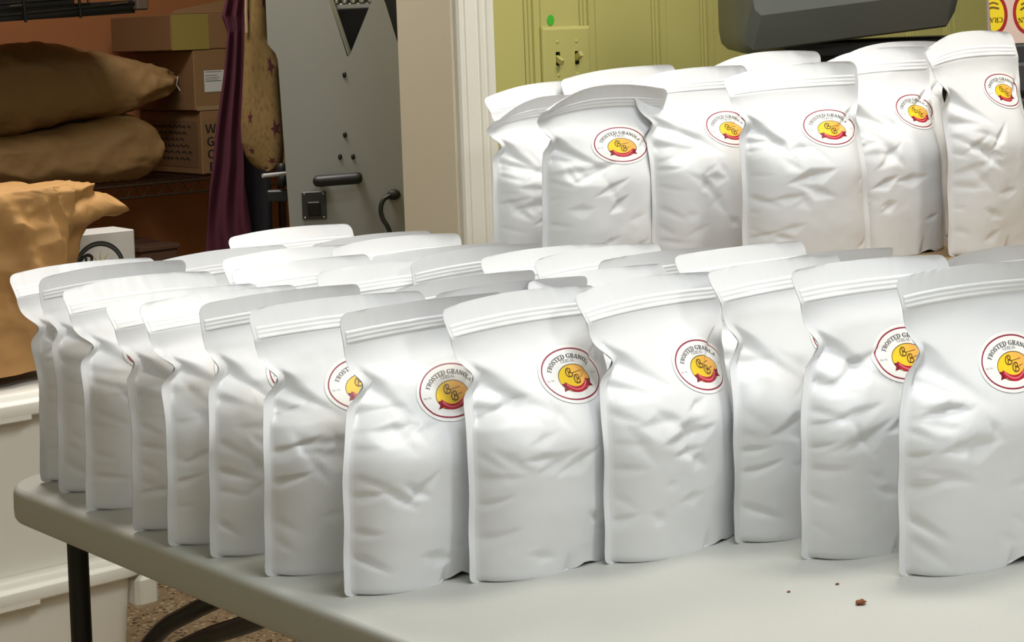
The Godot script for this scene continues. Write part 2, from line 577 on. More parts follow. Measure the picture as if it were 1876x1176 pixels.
func build_table() -> void:
	var o := thing("folding_table", "white moulded plastic folding table with rounded corners and black tube legs, crowded with pouches", "table", Vector3.ZERO, YAW)
	var s0 := 0.986
	var s1 := 1.985
	var t0 := -2.272
	var t1 := -0.42
	var top := Mb.new()
	var rows := [[0.0, 0.0], [0.003, -0.0012], [0.0055, -0.004], [0.0065, -0.009], [0.0068, -0.030], [0.006, -0.040], [0.003, -0.0445], [0.0, -0.046], [-0.004, -0.046], [-0.012, -0.03]]
	var pts := PackedVector3Array()
	var nu := 0
	for r in rows:
		var g: float = r[0] - 0.0068
		var p := rounded(s0 - g, s1 + g, t0 - g, t1 + g, 0.075 + g)
		nu = p.size()
		for q in p:
			pts.append(Vector3(q.x, TY + r[1], q.y))
	top.grid(pts, nu, rows.size(), true, PackedVector2Array(), true)
	var ring := rounded(s0 + 0.0068, s1 - 0.0068, t0 + 0.0068, t1 - 0.0068, 0.0682)
	for i in ring.size():
		var a := ring[i]
		var b := ring[(i + 1) % ring.size()]
		top.tri(Vector3(1.5, TY, -1.4), Vector3(a.x, TY, a.y), Vector3(b.x, TY, b.y), Vector3.UP)
		top.tri(Vector3(1.5, TY - 0.03, -1.4), Vector3(a.x, TY - 0.03, a.y), Vector3(b.x, TY - 0.03, b.y), Vector3.DOWN)
	part(o, "tabletop", top, M.table_plastic)
	for fl in [0, 1]:
		for e in [[1.045, 1.0], [1.92, -1.0]]:
			var tt: float = -2.155 if fl == 0 else -0.6
			var lg := Mb.new()
			var x: float = e[0]
			lg.tube(PackedVector3Array([Vector3(x, TY - 0.045, tt), Vector3(x, 0.35, tt), Vector3(x, 0.012, tt)]), 0.0138, 14)
			var leg := part(o, "leg", lg, M.black_steel)
			var ft := Mb.new()
			ft.lathe(Vector3(x, 0, tt), [Vector2(0.0, 0.0), Vector2(0.016, 0.0), Vector2(0.017, 0.012), Vector2(0.015, 0.03), Vector2(0.0139, 0.034)], 14)
			part(leg, "foot", ft, M.dark)
		var cb := Mb.new()
		var ta: float = -2.155 if fl == 0 else -0.6
		cb.tube(PackedVector3Array([Vector3(1.045, TY - 0.05, ta), Vector3(1.92, TY - 0.05, ta)]), 0.0125, 12)
		part(o, "leg_crossbar", cb, M.black_steel)
		# two bowed bars that brace the legs against the underside of the top
		if fl == 0:
			for br in [[[265, 1190, -2.10], [300, 1150, -2.05], [345, 1124, -2.0], [392, 1101, -1.95], [455, 1075, -1.88]], [[325, 1192, -1.98], [385, 1165, -1.92], [432, 1150, -1.86], [478, 1134, -1.80], [540, 1112, -1.72]]]:
				var ps := PackedVector3Array()
				for q in br:
					ps.append(on_t(q[0], q[1], q[2]))
				var cv := Curve3D.new()
				for i in ps.size():
					var tg: Vector3 = (ps[mini(i + 1, ps.size() - 1)] - ps[maxi(i - 1, 0)]) / 6.0
					cv.add_point(ps[i], -tg, tg)
				cv.bake_interval = 0.015
				var bm := Mb.new()
				bm.tube(cv.get_baked_points(), 0.0115, 12)
				part(o, "brace", bm, M.black_steel)

# ------------------------------------------------------------------ pouches
class Pouch:
	var H := 0.282
	var W := 0.107
	var T := 0.042
	var lean := -0.055      # how far the header sits behind the base
	var sx := 0.02          # and to the side
	var tilt := -0.012      # header leans back from the zip to the top
	var bow := 0.010
	var pl := 0.012
	var pr := 0.008
	var dents := []
	var ns: FastNoiseLite
	var full := 0.88
	var arch := 0.006       # how far the header's corners droop
	var notch := 0.006      # a pinch in the foot of the front panel
	var nu_ := 0.4
	var twist := 0.0        # header turned so that one end leans back more
	var skew := 0.0         # right header corner higher than the left
	func setup(seed_: int) -> void:
		var r := RandomNumberGenerator.new()
		r.seed = seed_
		ns = FastNoiseLite.new()
		ns.seed = seed_
		ns.frequency = 14.0
		ns.fractal_octaves = 2
		pl = r.randf_range(0.008, 0.015)
		pr = r.randf_range(0.004, 0.011)
		bow = r.randf_range(0.006, 0.016)
		T = r.randf_range(0.037, 0.041)
		notch = r.randf_range(0.003, 0.008)
		nu_ = r.randf_range(0.15, 0.6)
		arch = r.randf_range(0.0, 0.004)
		twist = r.randf_range(0.002, 0.013)
		# x, y, angle, length, half width, depth, kind (0 from the seam inwards, 1 free diamond)
		dents.append([-W * 0.93, H * r.randf_range(0.72, 0.76), r.randf_range(-0.58, -0.34), r.randf_range(0.080, 0.120), r.randf_range(0.019, 0.027), r.randf_range(0.013, 0.019), 0])
		dents.append([-W * 0.93, H * r.randf_range(0.60, 0.66), r.randf_range(-0.35, 0.1), r.randf_range(0.05, 0.08), r.randf_range(0.012, 0.018), r.randf_range(0.007, 0.012), 0])
		dents.append([W * 0.93, H * r.randf_range(0.74, 0.78), PI + r.randf_range(0.35, 0.6), r.randf_range(0.05, 0.075), r.randf_range(0.014, 0.02), r.randf_range(0.007, 0.012), 0])
		var y := 0.045
		while y < H * 0.6:
			dents.append([-W * 0.95, y, r.randf_range(-0.75, 0.35), r.randf_range(0.024, 0.060), r.randf_range(0.007, 0.013), r.randf_range(0.0028, 0.0080), 0])
			y += r.randf_range(0.018, 0.036)
		y = 0.04
		while y < H * 0.55:
			dents.append([W * 0.95, y, PI + r.randf_range(-0.3, 0.4), r.randf_range(0.02, 0.045), r.randf_range(0.007, 0.012), r.randf_range(0.003, 0.006), 0])
			y += r.randf_range(0.03, 0.06)
		for i in 6:
			dents.append([r.randf_range(-0.7, 0.15) * W, r.randf_range(0.34, 0.62) * H, r.randf_range(-1.1, 0.7), r.randf_range(0.022, 0.040), r.randf_range(0.008, 0.014), r.randf_range(0.0022, 0.0055), 1])
		for i in 2:
			dents.append([r.randf_range(-0.6, 0.0) * W, r.randf_range(0.42, 0.66) * H, r.randf_range(-0.9, 0.4), r.randf_range(0.032, 0.050), r.randf_range(0.013, 0.020), r.randf_range(0.005, 0.009), 1])
		for i in 3:
			dents.append([r.randf_range(-0.6, 0.6) * W, r.randf_range(0.06, 0.3) * H, r.randf_range(-0.6, 0.6), r.randf_range(0.014, 0.03), r.randf_range(0.006, 0.012), r.randf_range(0.0012, 0.003), 1])
		dents.append([r.randf_range(-0.1, 0.5) * W, 0.0, 1.45, r.randf_range(0.018, 0.03), r.randf_range(0.010, 0.016), r.randf_range(0.004, 0.008), 0])
	func dent(x: float, y: float) -> float:
		var z := 0.0
		for d in dents:
			var dx: float = x - d[0]
			var dy: float = y - d[1]
			var l: float = d[3]
			if absf(dy) > l + 0.02 or absf(dx) > l + 0.02:
				continue
			var c := cos(d[2])
			var s := sin(d[2])
			var e: float = dx * c + dy * s
			var f: float = -dx * s + dy * c
			if c < 0.0:
				f = -f
			if d[6] == 0:
				if e > l:
					continue
				var k := 1.0 - maxf(e, 0.0) / l
				var hw: float = d[4] * (0.2 + 0.8 * k) * (0.62 if f > 0.0 else 1.25)
				var q := 1.0 - absf(f) / hw
				if q > 0.0:
					z -= d[5] * k * pow(q, 1.15)
			else:
				var g: float = 1.0 - absf(e) / l - absf(f) / (d[4] * (0.7 if f > 0.0 else 1.2))
				if g > 0.0:
					z -= d[5] * pow(g, 1.1)
		return z
	func at(u: float, v: float, side: float) -> Vector3:
		var a := absf(u)
		var ny := v * H
		var body := 1.0 - 0.062 * clampf(v / 0.70, 0.0, 1.0) * (1.0 - smoothstep(0.70, 0.90, v))
		var w := W * body
		# rounded corners
		var rt := 0.013
		var top_gap := H - ny
		if top_gap < rt:
			w -= rt - sqrt(maxf(0.0, rt * rt - (rt - top_gap) * (rt - top_gap)))
		if ny < 0.008:
			w -= 0.008 - sqrt(maxf(0.0, 0.000064 - (0.008 - ny) * (0.008 - ny)))
		var pin := exp(-pow((v - 0.735) / 0.042, 2.0)) * (pl if u < 0.0 else pr)
		var x := u * w - signf(u) * a * a * pin
		var up := smoothstep(0.42, full, v)
		x += sx * up
		var z := lean * up
		if v > full:
			z += (tilt + twist * u) * (v - full) / (1.0 - full)
		z -= bow * (1.0 - u * u) * smoothstep(0.7, 1.0, v)
		# the seam twists where the header meets the full body
		z += exp(-pow((v - 0.74) / 0.055, 2.0)) * a * a * a * (pl * 1.1 if u < 0.0 else pr)
		z += 0.0009 * sin(v * 23.0 + pl * 2000.0 + u * 2.0) * a * a * smoothstep(0.0, 0.15, v) * (1.0 - smoothstep(0.7, 0.8, v))
		var b := a / 0.905
		var s := 0.0
		if b < 1.0:
			s = pow(1.0 - pow(b, 3.6), 0.8)
		var tv := T * (1.0 - smoothstep(0.47, full + 0.005, v)) * (1.0 - 0.10 * smoothstep(0.25, 0.0, v))
		z += (tv if side > 0.0 else -0.72 * tv) * s
		if b < 1.0:
			var fade := smoothstep(1.0, 0.95, b) * (1.0 - smoothstep(full - 0.06, full, v))
			if fade > 0.0:
				var dd := dent(u * W, ny) if side > 0.0 else 0.5 * dent(-u * W, ny)
				z += side * (maxf(dd, -tv * s - 0.004) + 0.0004 * ns.get_noise_2d(u * W * 2.0, ny * 2.0)) * fade
		if v > full:
			z += (0.0016 * ns.get_noise_2d(u * 0.09 + 3.0, v * 0.02) + 0.0005 * ns.get_noise_2d(u * 0.5 + 9.0, v * 0.05)) * smoothstep(full, full + 0.03, v)
		z += side * 0.0004
		var yy := ny
		if b < 1.0:
			yy += notch * exp(-pow((u - nu_) / 0.11, 2.0)) * maxf(0.0, 1.0 - ny / 0.03)
		yy += skew * u * smoothstep(0.78, 1.0, v)
		yy -= arch * (a * a * (1.35 if u < 0.0 else 0.75) - 0.2) * smoothstep(0.78, 1.0, v)
		return Vector3(x, yy, z)

const ROWS_FINE := [0.0, 0.004, 0.010, 0.018, 0.028]
func pouch_mesh(p: Pouch, nu: int, nv: int) -> Array:
	var us := PackedFloat32Array()
	for i in nu:
		var a := i / (nu - 1.0) * 2.0 - 1.0
		us.append(signf(a) * (1.0 - pow(1.0 - absf(a), 1.18)))
	var vs := PackedFloat32Array()
	for q in ROWS_FINE:
		vs.append(q)
	for i in nv:
		vs.append(lerpf(0.04, 0.955, i / (nv - 1.0)))
	vs.append_array([0.965, 0.975, 0.984, 0.992, 0.997, 1.0])
	var film := Mb.new()
	var fr := PackedVector3Array()
	for v in vs:
		for u in us:
			fr.append(p.at(u, v, 1.0))
	film.grid(fr, us.size(), vs.size())
	# the back, coarser
	var bk := PackedVector3Array()
	var bu := maxi(14, nu / 3)
	var bv := PackedFloat32Array()
	for i in 25:
		bv.append(i / 27.0)
	bv.append_array([0.94, 0.965, 0.98, 0.992, 1.0])
	for v in bv:
		for i in bu:
			bk.append(p.at(i / (bu - 1.0) * 2.0 - 1.0, v, -1.0))
	film.grid(bk, bu, bv.size(), true)
	# gusset folded up between the two
	var gs := PackedVector3Array()
	for k in 7:
		for i in bu:
			var u := i / (bu - 1.0) * 2.0 - 1.0
			var a := p.at(u, 0.0, 1.0)
			var b := p.at(u, 0.0, -1.0)
			var q := a.lerp(b, k / 6.0)
			q.y += 0.022 * (1.0 - pow(absf(k / 3.0 - 1.0), 1.5)) * (1.0 - u * u)
			gs.append(q)
	film.grid(gs, bu, 7, true)
	# zip: three pressed ridges across the header
	var zp := Mb.new()
	var zs := PackedVector3Array()
	var zn := 19
	for k in zn:
		var vv := 0.885 + 0.048 * k / (zn - 1.0)
		var hgt := (0.0 if k == 0 or k == zn - 1 else 0.0008) + 0.0006 * pow(sin(PI * 3.0 * k / (zn - 1.0)), 2.0)
		for i in 28:
			var u := (i / 27.0 * 2.0 - 1.0) * 0.955
			zs.append(p.at(u, vv, 1.0) + Vector3(0, 0, hgt * (1.0 if absf(u) < 0.95 else 0.3)))
	zp.grid(zs, 28, zn)
	return [film.commit(), zp.commit()]

func sticker_mesh(p: Pouch, cu: float, cv: float, turn := 0.0) -> ArrayMesh:
	var m := Mb.new()
	var pts := PackedVector3Array()
	var uvs := PackedVector2Array()
	var rings := 16
	var seg := 48
	for r in rings + 1:
		for j in seg:
			var a := TAU * j / seg
			var e := Vector2(cos(a), sin(a)) * (r / float(rings))
			var d := (e * Vector2(0.0505, 0.0272)).rotated(turn)
			var u := clampf(cu + d.x / p.W, -0.99, 0.99)
			var v := cv + d.y / p.H
			var q := p.at(u, v, 1.0)
			var nx := (p.at(u + 0.02, v, 1.0) - p.at(u - 0.02, v, 1.0)).cross(p.at(u, v + 0.01, 1.0) - p.at(u, v - 0.01, 1.0)).normalized()
			pts.append(q + nx * 0.0007)
			uvs.append(Vector2(0.5 + e.x * 0.5, 0.5 - e.y * 0.5))
	m.grid(pts, seg, rings + 1, true, uvs, true)
	return m.commit()

func mesh_part(to: Node3D, called: String, me: ArrayMesh, m: Material, label := "") -> void:
	var o := MeshInstance3D.new()
	o.name = called
	o.mesh = me
	me.surface_set_material(0, m)
	to.add_child(o, true)
	if label:
		o.set_meta("label", label)

func pouch(at: Vector3, turn: float, label: String, group: String, seed_: int, opt := {}) -> Node3D:
	var p := Pouch.new()
	p.H = opt.get("H", 0.282)
	p.setup(seed_)
	for k in ["lean", "sx", "tilt", "bow", "pl", "pr", "T", "W", "full", "arch", "notch", "skew"]:
		if opt.has(k):
			p.set(k, opt[k])
	for d in opt.get("dents", []):
		p.dents.append(d)
	var fine: bool = opt.get("fine", true)
	var ms := pouch_mesh(p, 64 if fine else 36, 104 if fine else 56)
	var o := thing("stand_up_pouch", label, "pouch", at, turn, group)
	mesh_part(o, "pouch_film", ms[0], M.film)
	mesh_part(o, "zip_closure", ms[1], M.zip)
	if opt.get("sticker", true):
		mesh_part(o, "oval_sticker", sticker_mesh(p, opt.get("su", 0.40), opt.get("sv", 0.69), opt.get("st", 0.0)), M.sticker, "white oval sticker with a dark red ring and a yellow centre")
	return o

func build_table_pouches() -> void:
	var g := "white pouches on the folding table"
	# base centre s, t, turn off the wall's line, height, tilt, side shift, label
	var near := [
		[1.132, -2.214, 0.0, 0.274, -0.020, 0.0, "white pouch at the table's rounded far left corner, header against the brown sack"],
		[1.122, -2.142, 1.0, 0.278, 0.004, 0.01, "grey-headed white pouch second from the far left corner along the table's left edge"],
		[1.106, -2.031, -1.0, 0.270, -0.022, 0.012, "white pouch third from the far left corner, its seam deeply kinked halfway up"],
		[1.100, -1.906, 2.0, 0.264, -0.022, 0.015, "white pouch fourth from the far left corner, covering all but a sticker sliver"],
		[1.098, -1.816, 0.0, 0.270, -0.020, 0.013, "white pouch fifth from the far left corner, counted along the table's left edge"],
		[1.108, -1.738, -1.0, 0.277, 0.0, 0.028, "white pouch sixth from the far left corner, two behind the leftmost full sticker"],
		[1.112, -1.619, -9.0, 0.279, -0.012, 0.019, "white pouch with half its sticker hidden, just left of the nearest pouch on the table"],
		[1.132, -1.517, 1.0, 0.281, 0.004, 0.045, "white pouch with the leftmost fully visible sticker, standing nearest the table's left edge"],
		[1.249, -1.453, -2.0, 0.283, -0.014, 0.022, "white pouch with a full sticker, second of the front row from the left"],
		[1.390, -1.404, 1.0, 0.285, -0.016, 0.031, "white pouch with a full sticker, third of the front row from the left"],
		[1.539, -1.353, 0.0, 0.291, -0.016, 0.040, "white pouch standing back between third and fifth of the front row, sticker hidden"],
		[1.542, -1.240, -12.0, 0.299, -0.014, 0.045, "white pouch with its sticker half covered by the rightmost front pouch"],
		[1.565, -1.130, -12.0, 0.300, -0.002, 0.055, "white pouch at the front row's right end, sticker cut by the photo's edge"],
	]
	for i in near.size():
		var q = near[i]
		var opt := {"H": q[3], "tilt": q[4], "sx": q[5], "lean": -0.047, "full": 0.885, "T": 0.039 if i > 6 else 0.034, "su": [0.2, 0.2, -0.02, 0.2, 0.1, 0.12, 0.12, 0.22, 0.38, 0.43, 0.66, 0.24, 0.29][i], "sv": [0.69, 0.69, 0.69, 0.69, 0.69, 0.69, 0.68, 0.67, 0.69, 0.665, 0.69, 0.675, 0.67][i]}
		pouch(L(q[0], TY, q[1]), YAW + q[2], q[6], g, 100 + i, opt)
	var back := [
		[1.290, -2.150, 0.0, 0.278, -0.010, "white pouch header rising just right of the two leftmost pouches, below the white logo carton"],
		[1.350, -2.065, -3.0, 0.278, -0.020, "bright white pouch header in front of the backmost pouch, left of the table's middle"],
		[1.478, -2.262, -2.0, 0.284, -0.018, "backmost white pouch of the table, its header against the dark hanging cloth"],
		[1.525, -2.135, 0.0, 0.278, 0.006, "grey-topped white pouch right of the backmost one, below the grey machine's cord"],
		[1.300, -1.955, 2.0, 0.276, -0.018, "white pouch header behind the third and fourth pouches from the far left corner"],
		[1.480, -1.995, -1.0, 0.286, -0.012, "white pouch whose rounded header corner stands below the tan door jamb"],
		[1.475, -1.905, -4.0, 0.280, 0.004, "white pouch header with a grey inner face below the white door casing"],
		[1.350, -1.840, 0.0, 0.276, -0.014, "low white pouch header in the crowd's middle, left of the pouch under the casing"],
		[1.480, -1.826, 1.0, 0.284, 0.004, "white pouch with a domed header directly below the casing and the green wall's left end"],
		[1.548, -1.752, -3.0, 0.280, -0.016, "white pouch header below the two leftmost counter pouches, third of the middle rank"],
		[1.565, -1.668, -1.0, 0.284, -0.014, "bright white pouch whose header ends below the pouch with the orange-tinted sticker"],
		[1.325, -1.660, 0.0, 0.277, 0.006, "grey-headed white pouch behind the half-hidden sticker pouch of the left edge"],
		[1.320, -1.572, -4.0, 0.277, 0.008, "white pouch with a dark inner header face, right behind the leftmost full-sticker pouch"],
		[1.450, -1.545, -2.0, 0.277, -0.016, "white pouch header right behind the second pouch of the front row"],
		[1.590, -1.585, 0.0, 0.284, 0.004, "white pouch with a grey-edged header below the third counter pouch from the left"],
		[1.640, -1.488, -3.0, 0.290, -0.016, "white pouch with a tall pale header behind the front row, below the fourth counter pouch"],
		[1.672, -1.390, -2.0, 0.288, 0.010, "white pouch with a dark grey header edge, behind the pouch that stands back"],
		[1.845, -1.265, -1.0, 0.283, 0.008, "white pouch with a dark header strip showing behind the rightmost front pouch"],
	]
	for i in back.size():
		var q = back[i]
		pouch(L(q[0], TY, q[1]), YAW + q[2], q[5], g, 200 + i, {"H": q[3], "tilt": q[4], "sx": 0.02, "lean": -0.045, "fine": false, "T": 0.036})

# ------------------------------------------------------------------ the counter behind
const CY := 0.962
func build_counter() -> void:
	var o := thing("counter", "narrow wood-topped counter behind the folding table, carrying the upper row of pouches", "counter", Vector3.ZERO, -5.0)
	var t := Mb.new()
	t.box(Vector3(0.82, CY - 0.016, -2.70), Vector3(1.75, 0.032, 0.56), 0.004)
	part(o, "countertop", t, mat("counter_wood", Color(0.55, 0.45, 0.30), 0.5))
	for x in [0.62, 1.64]:
		for z in [-2.92, -2.5]:
			var l := Mb.new()
			l.box(Vector3(x, (CY - 0.032) / 2.0, z), Vector3(0.04, CY - 0.032, 0.04), 0.004)
			part(o, "leg", l, M.black_steel)

func build_counter_pouches() -> void:
	var g := "white pouches on the counter behind"
	# pixel of the base centre, depth, turn, height, tilt, lean, label
	var list := [
		[1030, 500, 2.78, 30.0, 0.258, -0.012, -0.03, 0.008, "leftmost white counter pouch seen only by its bright header, beside the white casing"],
		[1012, 520, 2.68, 30.0, 0.240, 0.020, -0.005, 0.018, "white counter pouch with a grey forward-bent header, second from the left, its sticker mostly covered"],
		[1112, 520, 2.58, 22.0, 0.256, 0.018, 0.0, 0.018, "white counter pouch whose sticker has an orange-tinted oval, third from the left"],
		[1302, 510, 2.62, 28.0, 0.276, -0.012, -0.03, 0.006, "white counter pouch in the middle of the upper row, sticker tucked against the next pouch"],
		[1480, 500, 2.54, 16.0, 0.278, -0.016, -0.025, 0.005, "white counter pouch with a full round sticker, directly under the grey appliance"],
		[1646, 480, 2.67, 32.0, 0.294, -0.012, -0.025, 0.007, "white counter pouch with a sharp crease beside its sticker, second from the right end"],
		[1818, 470, 2.66, 37.0, 0.314, -0.014, -0.02, 0.012, "white counter pouch at the right end of the upper row, beside the dark cabinet"],
		[1160, 480, 2.83, 24.0, 0.276, -0.010, -0.02, 0.004, "white pouch header right below the green light switch plate"],
		[1430, 470, 2.84, 24.0, 0.292, -0.010, -0.02, 0.010, "long white pouch header behind the middle counter pouches, under the grey appliance"],
		[1660, 470, 2.84, 26.0, 0.300, -0.004, -0.02, 0.010, "white pouch header peeking up behind the second counter pouch from the right"],
	]
	for i in list.size():
		var q = list[i]
		var p := on_z(q[0], q[1], -q[2])
		p.y = CY
		pouch(p, q[3], q[8], g, 300 + i, {"H": q[4] + 0.008, "tilt": q[5], "lean": q[6], "arch": q[7], "skew": 0.006, "su": [0.4, 0.4, 0.24, 0.5, 0.46, 0.52, 0.46, 0, 0, 0][i], "sv": 0.73 if i == 6 else 0.69, "sx": 0.0, "W": 0.1, "fine": i < 7, "sticker": i < 7, "T": 0.036})

# ------------------------------------------------------------------ on and before the green wall
func build_wall_things() -> void:
	var wf := WT + 0.0005
	var o := thing("switch_plate", "double light switch plate painted the same green as the wall", "light switch", L(2.161, 1.3175, wf), YAW)
	var p := Mb.new()
	# bevelled plate: 116 x 114 mm, built from the wall outwards; its middle hangs 57 mm below its top
	var oc := -0.057
	var ringed := [[0.058, 0.0], [0.058, 0.003], [0.0565, 0.0052], [0.0525, 0.0068]]
	var pts := PackedVector3Array()
	for r in ringed:
		for q in [[-1, -1], [1, -1], [1, 1], [-1, 1]]:
			pts.append(Vector3(q[0] * r[0], oc + q[1] * (r[0] - 0.001), r[1]))
	for k in ringed.size() - 1:
		for c in 4:
			var a := k * 4 + c
			var b := k * 4 + (c + 1) % 4
			p.quad(pts[a], pts[b], pts[b + 4], pts[a + 4], Vector3(pts[a].x + pts[b].x, pts[a].y + pts[b].y - 2 * oc, 0.02))
	# face with two slots left open
	var fz := 0.0068
	var hw := 0.0525
	var hh := 0.0515
	var cols := [-hw, -0.023 - 0.005, -0.023 + 0.005, 0.023 - 0.005, 0.023 + 0.005, hw]
	for c in 5:
		if c % 2 == 0:
			p.quad(Vector3(cols[c], oc - hh, fz), Vector3(cols[c + 1], oc - hh, fz), Vector3(cols[c + 1], oc + hh, fz), Vector3(cols[c], oc + hh, fz), Vector3.BACK)
		else:
			for e in [[-hh, -0.012], [0.012, hh]]:
				p.quad(Vector3(cols[c], oc + e[0], fz), Vector3(cols[c + 1], oc + e[0], fz), Vector3(cols[c + 1], oc + e[1], fz), Vector3(cols[c], oc + e[1], fz), Vector3.BACK)
	part(o, "plate", p, M.green_paint)
	for k in 2:
		var x := -0.023 if k == 0 else 0.023
		var rec := Mb.new()
		rec.box(Vector3(x, oc, 0.001), Vector3(0.012, 0.026, 0.002), 0.0)
		part(o, "slot", rec, M.dark)
		var tg := Mb.new()
		var sg := -1.0 if k == 0 else 1.0
		tg.box(Vector3(x, oc + sg * 0.003, 0.0105), Vector3(0.0082, 0.011, 0.019), 0.0012, Basis(Vector3.RIGHT, -sg * 0.5))
		part(o, "toggle", tg, M.green_paint)
		for e in [-1, 1]:
			var sc := Mb.new()
			sc.lathe(Vector3(x, oc + e * 0.030, fz), [Vector2(0.0034, 0), Vector2(0.0032, 0.0008), Vector2(0.002, 0.0013), Vector2(0.0, 0.0014)], 12, Basis(Vector3.RIGHT, PI / 2))
			part(o, "screw", sc, M.green_paint)
	var dot := Mb.new()
	dot.lathe(Vector3.ZERO, [Vector2(0.0085, 0), Vector2(0.0084, 0.0005), Vector2(0.0, 0.0006)], 24, Basis(Vector3.RIGHT, PI / 2) * Basis.from_scale(Vector3(1, 1, 1.15)))
	var dp := on_t(1009, 37, WT + 0.001)
	single("dot_sticker", dot, mat("dot_green", Color(0.28, 0.70, 0.20), 0.5), "small bright green round sticker on the wall above the switch plate", "sticker", L(dp.x, dp.y, WT + 0.0005), YAW)
	# grey hopper-like appliance above the counter pouches
	var a := thing("countertop_appliance", "big rounded grey plastic appliance body above the upper row of pouches", "appliance", on_z(1545, 60, -3.0) * Vector3(1, 0, 1), 12.0)
	build_appliance(a)
	build_cabinet()

func build_appliance(a: Node3D) -> void:
	# outline of the front seen in the plane of the unit, each ring set further out
	var inv := a.transform.affine_inverse()
	var z := 0.0
	var f := func(px: float, py: float) -> Vector2:
		var c := inv * CAM
		var d := inv.basis * ray(px, py)
		var q := c + d * ((z - c.z) / d.z)
		return Vector2(q.x, q.y)
	var bl: Vector2 = f.call(1358, 66)
	var b1: Vector2 = f.call(1374, 98)
	var b0: Vector2 = f.call(1362, 87)
	var bm: Vector2 = f.call(1560, 73)
	var br: Vector2 = f.call(1738, 50)
	var r1: Vector2 = f.call(1752, 25)
	var r2: Vector2 = f.call(1760, -10)
	var l2: Vector2 = f.call(1356, 0)
	var top_y := 1.62
	var outline := [bl, b0, b1, b1.lerp(bm, 0.1), bm, br.lerp(bm, 0.06), br, r1, r2, Vector2(r2.x, top_y), Vector2(l2.x, top_y), l2]
	var cen := Vector2((l2.x + r2.x) / 2.0, 1.45)
	var m := Mb.new()
	var pts := PackedVector3Array()
	var st := [[0.86, -0.16], [0.93, -0.155], [0.965, -0.13], [1.0, -0.03], [0.992, -0.008], [0.975, 0.004]]
	for s in st:
		for q in outline:
			var e: Vector2 = cen + (q - cen) * s[0]
			pts.append(Vector3(e.x, e.y, s[1]))
	m.grid(pts, outline.size(), st.size(), true, PackedVector2Array(), true)
	# lower bevelled face, then the upright face above it
	var face := PackedVector3Array()
	for q in outline:
		var e: Vector2 = cen + (q - cen) * 0.975
		face.append(Vector3(e.x, e.y, 0.004))
	var up := []
	for q in outline:
		var y := maxf(q.y + 0.055 * clampf((1.40 - q.y) / 0.1, 0.0, 1.0), q.y)
		var e: Vector2 = cen + (Vector2(q.x, y) - cen) * 0.95
		up.append(Vector3(e.x, e.y, 0.034))
	for i in outline.size():
		var k := (i + 1) % outline.size()
		m.quad(face[i], face[k], up[k], up[i], Vector3(face[i].x - cen.x, face[i].y - cen.y, 0.2))
		m.tri(Vector3(cen.x, cen.y, 0.036), up[i], up[k], Vector3.BACK)
	part(a, "housing", m, mat("appliance_grey", Color(0.40, 0.41, 0.39), 0.42))
	# dark stand that carries it on the counter side
	var sd := Mb.new()
	sd.box(Vector3(br.x - 0.10, 1.262, -0.13), Vector3(0.36, 0.03, 0.20), 0.005)
	sd.box(Vector3(br.x - 0.10, 0.63, -0.16), Vector3(0.20, 1.25, 0.12), 0.005)
	part(a, "stand", sd, M.dark)

func build_cabinet() -> void:
	var at := on_z(1869, 250, -2.95)
	var o := thing("drawer_cabinet", "dark grey drawer cabinet cut by the photo's right edge, behind the last counter pouch", "cabinet", Vector3(at.x, 0, -2.95), 14.0)
	var b := Mb.new()
	b.box(Vector3(0.275, 0.63, -0.2), Vector3(0.58, 1.26, 0.36), 0.004)
	part(o, "body", b, mat("cabinet_grey", Color(0.20, 0.205, 0.215), 0.45))
	for k in 9:
		var d := Mb.new()
		var y := 1.205 - k * 0.058
		d.box(Vector3(0.275, y, -0.012), Vector3(0.55, 0.05, 0.022), 0.005)
		var dr := part(o, "drawer", d, mat("drawer_grey", Color(0.25, 0.255, 0.265), 0.4))
		var h := Mb.new()
		h.box(Vector3(0.275, y + 0.015, 0.004), Vector3(0.46, 0.007, 0.012), 0.002)
		part(dr, "pull", h, M.dark)
	# two round stickers on a clear-backed sheet standing on the cabinet
	var k := Ink.new(512, 512, Color(0.86, 0.76, 0.72))
	for q in [[22, 347], [231, 352]]:
		k.ellipse(q[0], q[1], 88, 116, Color(0.62, 0.12, 0.14))
		k.ellipse(q[0], q[1], 68, 94, Color(0.93, 0.83, 0.16))
		k.letters("CRAN", "Droid Serif", 700, func(p: Vector2) -> Vector2: return Vector2(q[0] - p.x * 40.0, q[1] + 34 + p.y * 40.0), Color(0.25, 0.16, 0.08))
		k.stroke([Vector2(q[0] - 36, q[1] - 22), Vector2(q[0] - 8, q[1] - 34), Vector2(q[0] + 32, q[1] - 28)], 6.0, Color(0.45, 0.34, 0.12))
		k.stroke([Vector2(q[0] - 30, q[1] - 50), Vector2(q[0], q[1] - 60), Vector2(q[0] + 30, q[1] - 52)], 5.0, Color(0.45, 0.34, 0.12))
	var sm := mat("label_roll", Color.WHITE, 0.35)
	sm.albedo_texture = k.tex()
	var p0 := on_z(1822, 90, -2.97)
	var sh := thing("label_sheet", "pinkish sheet of round yellow and dark red labels above the dark cabinet, top right corner", "labels", Vector3(p0.x, 1.262, -2.97), 14.0)
	var s := Mb.new()
	s.quad(Vector3(-0.005, 0.0, 0.0), Vector3(0.145, 0.0, 0.0), Vector3(0.145, 0.155, -0.01), Vector3(-0.005, 0.155, -0.01), Vector3.BACK)
	part(sh, "sheet", s, sm)
	var bk := Mb.new()
	bk.box(Vector3(0.07, 0.0775, -0.012), Vector3(0.15, 0.155, 0.008), 0.002)
	part(sh, "backing_card", bk, mat("pink_card", Color(0.82, 0.72, 0.69), 0.6))

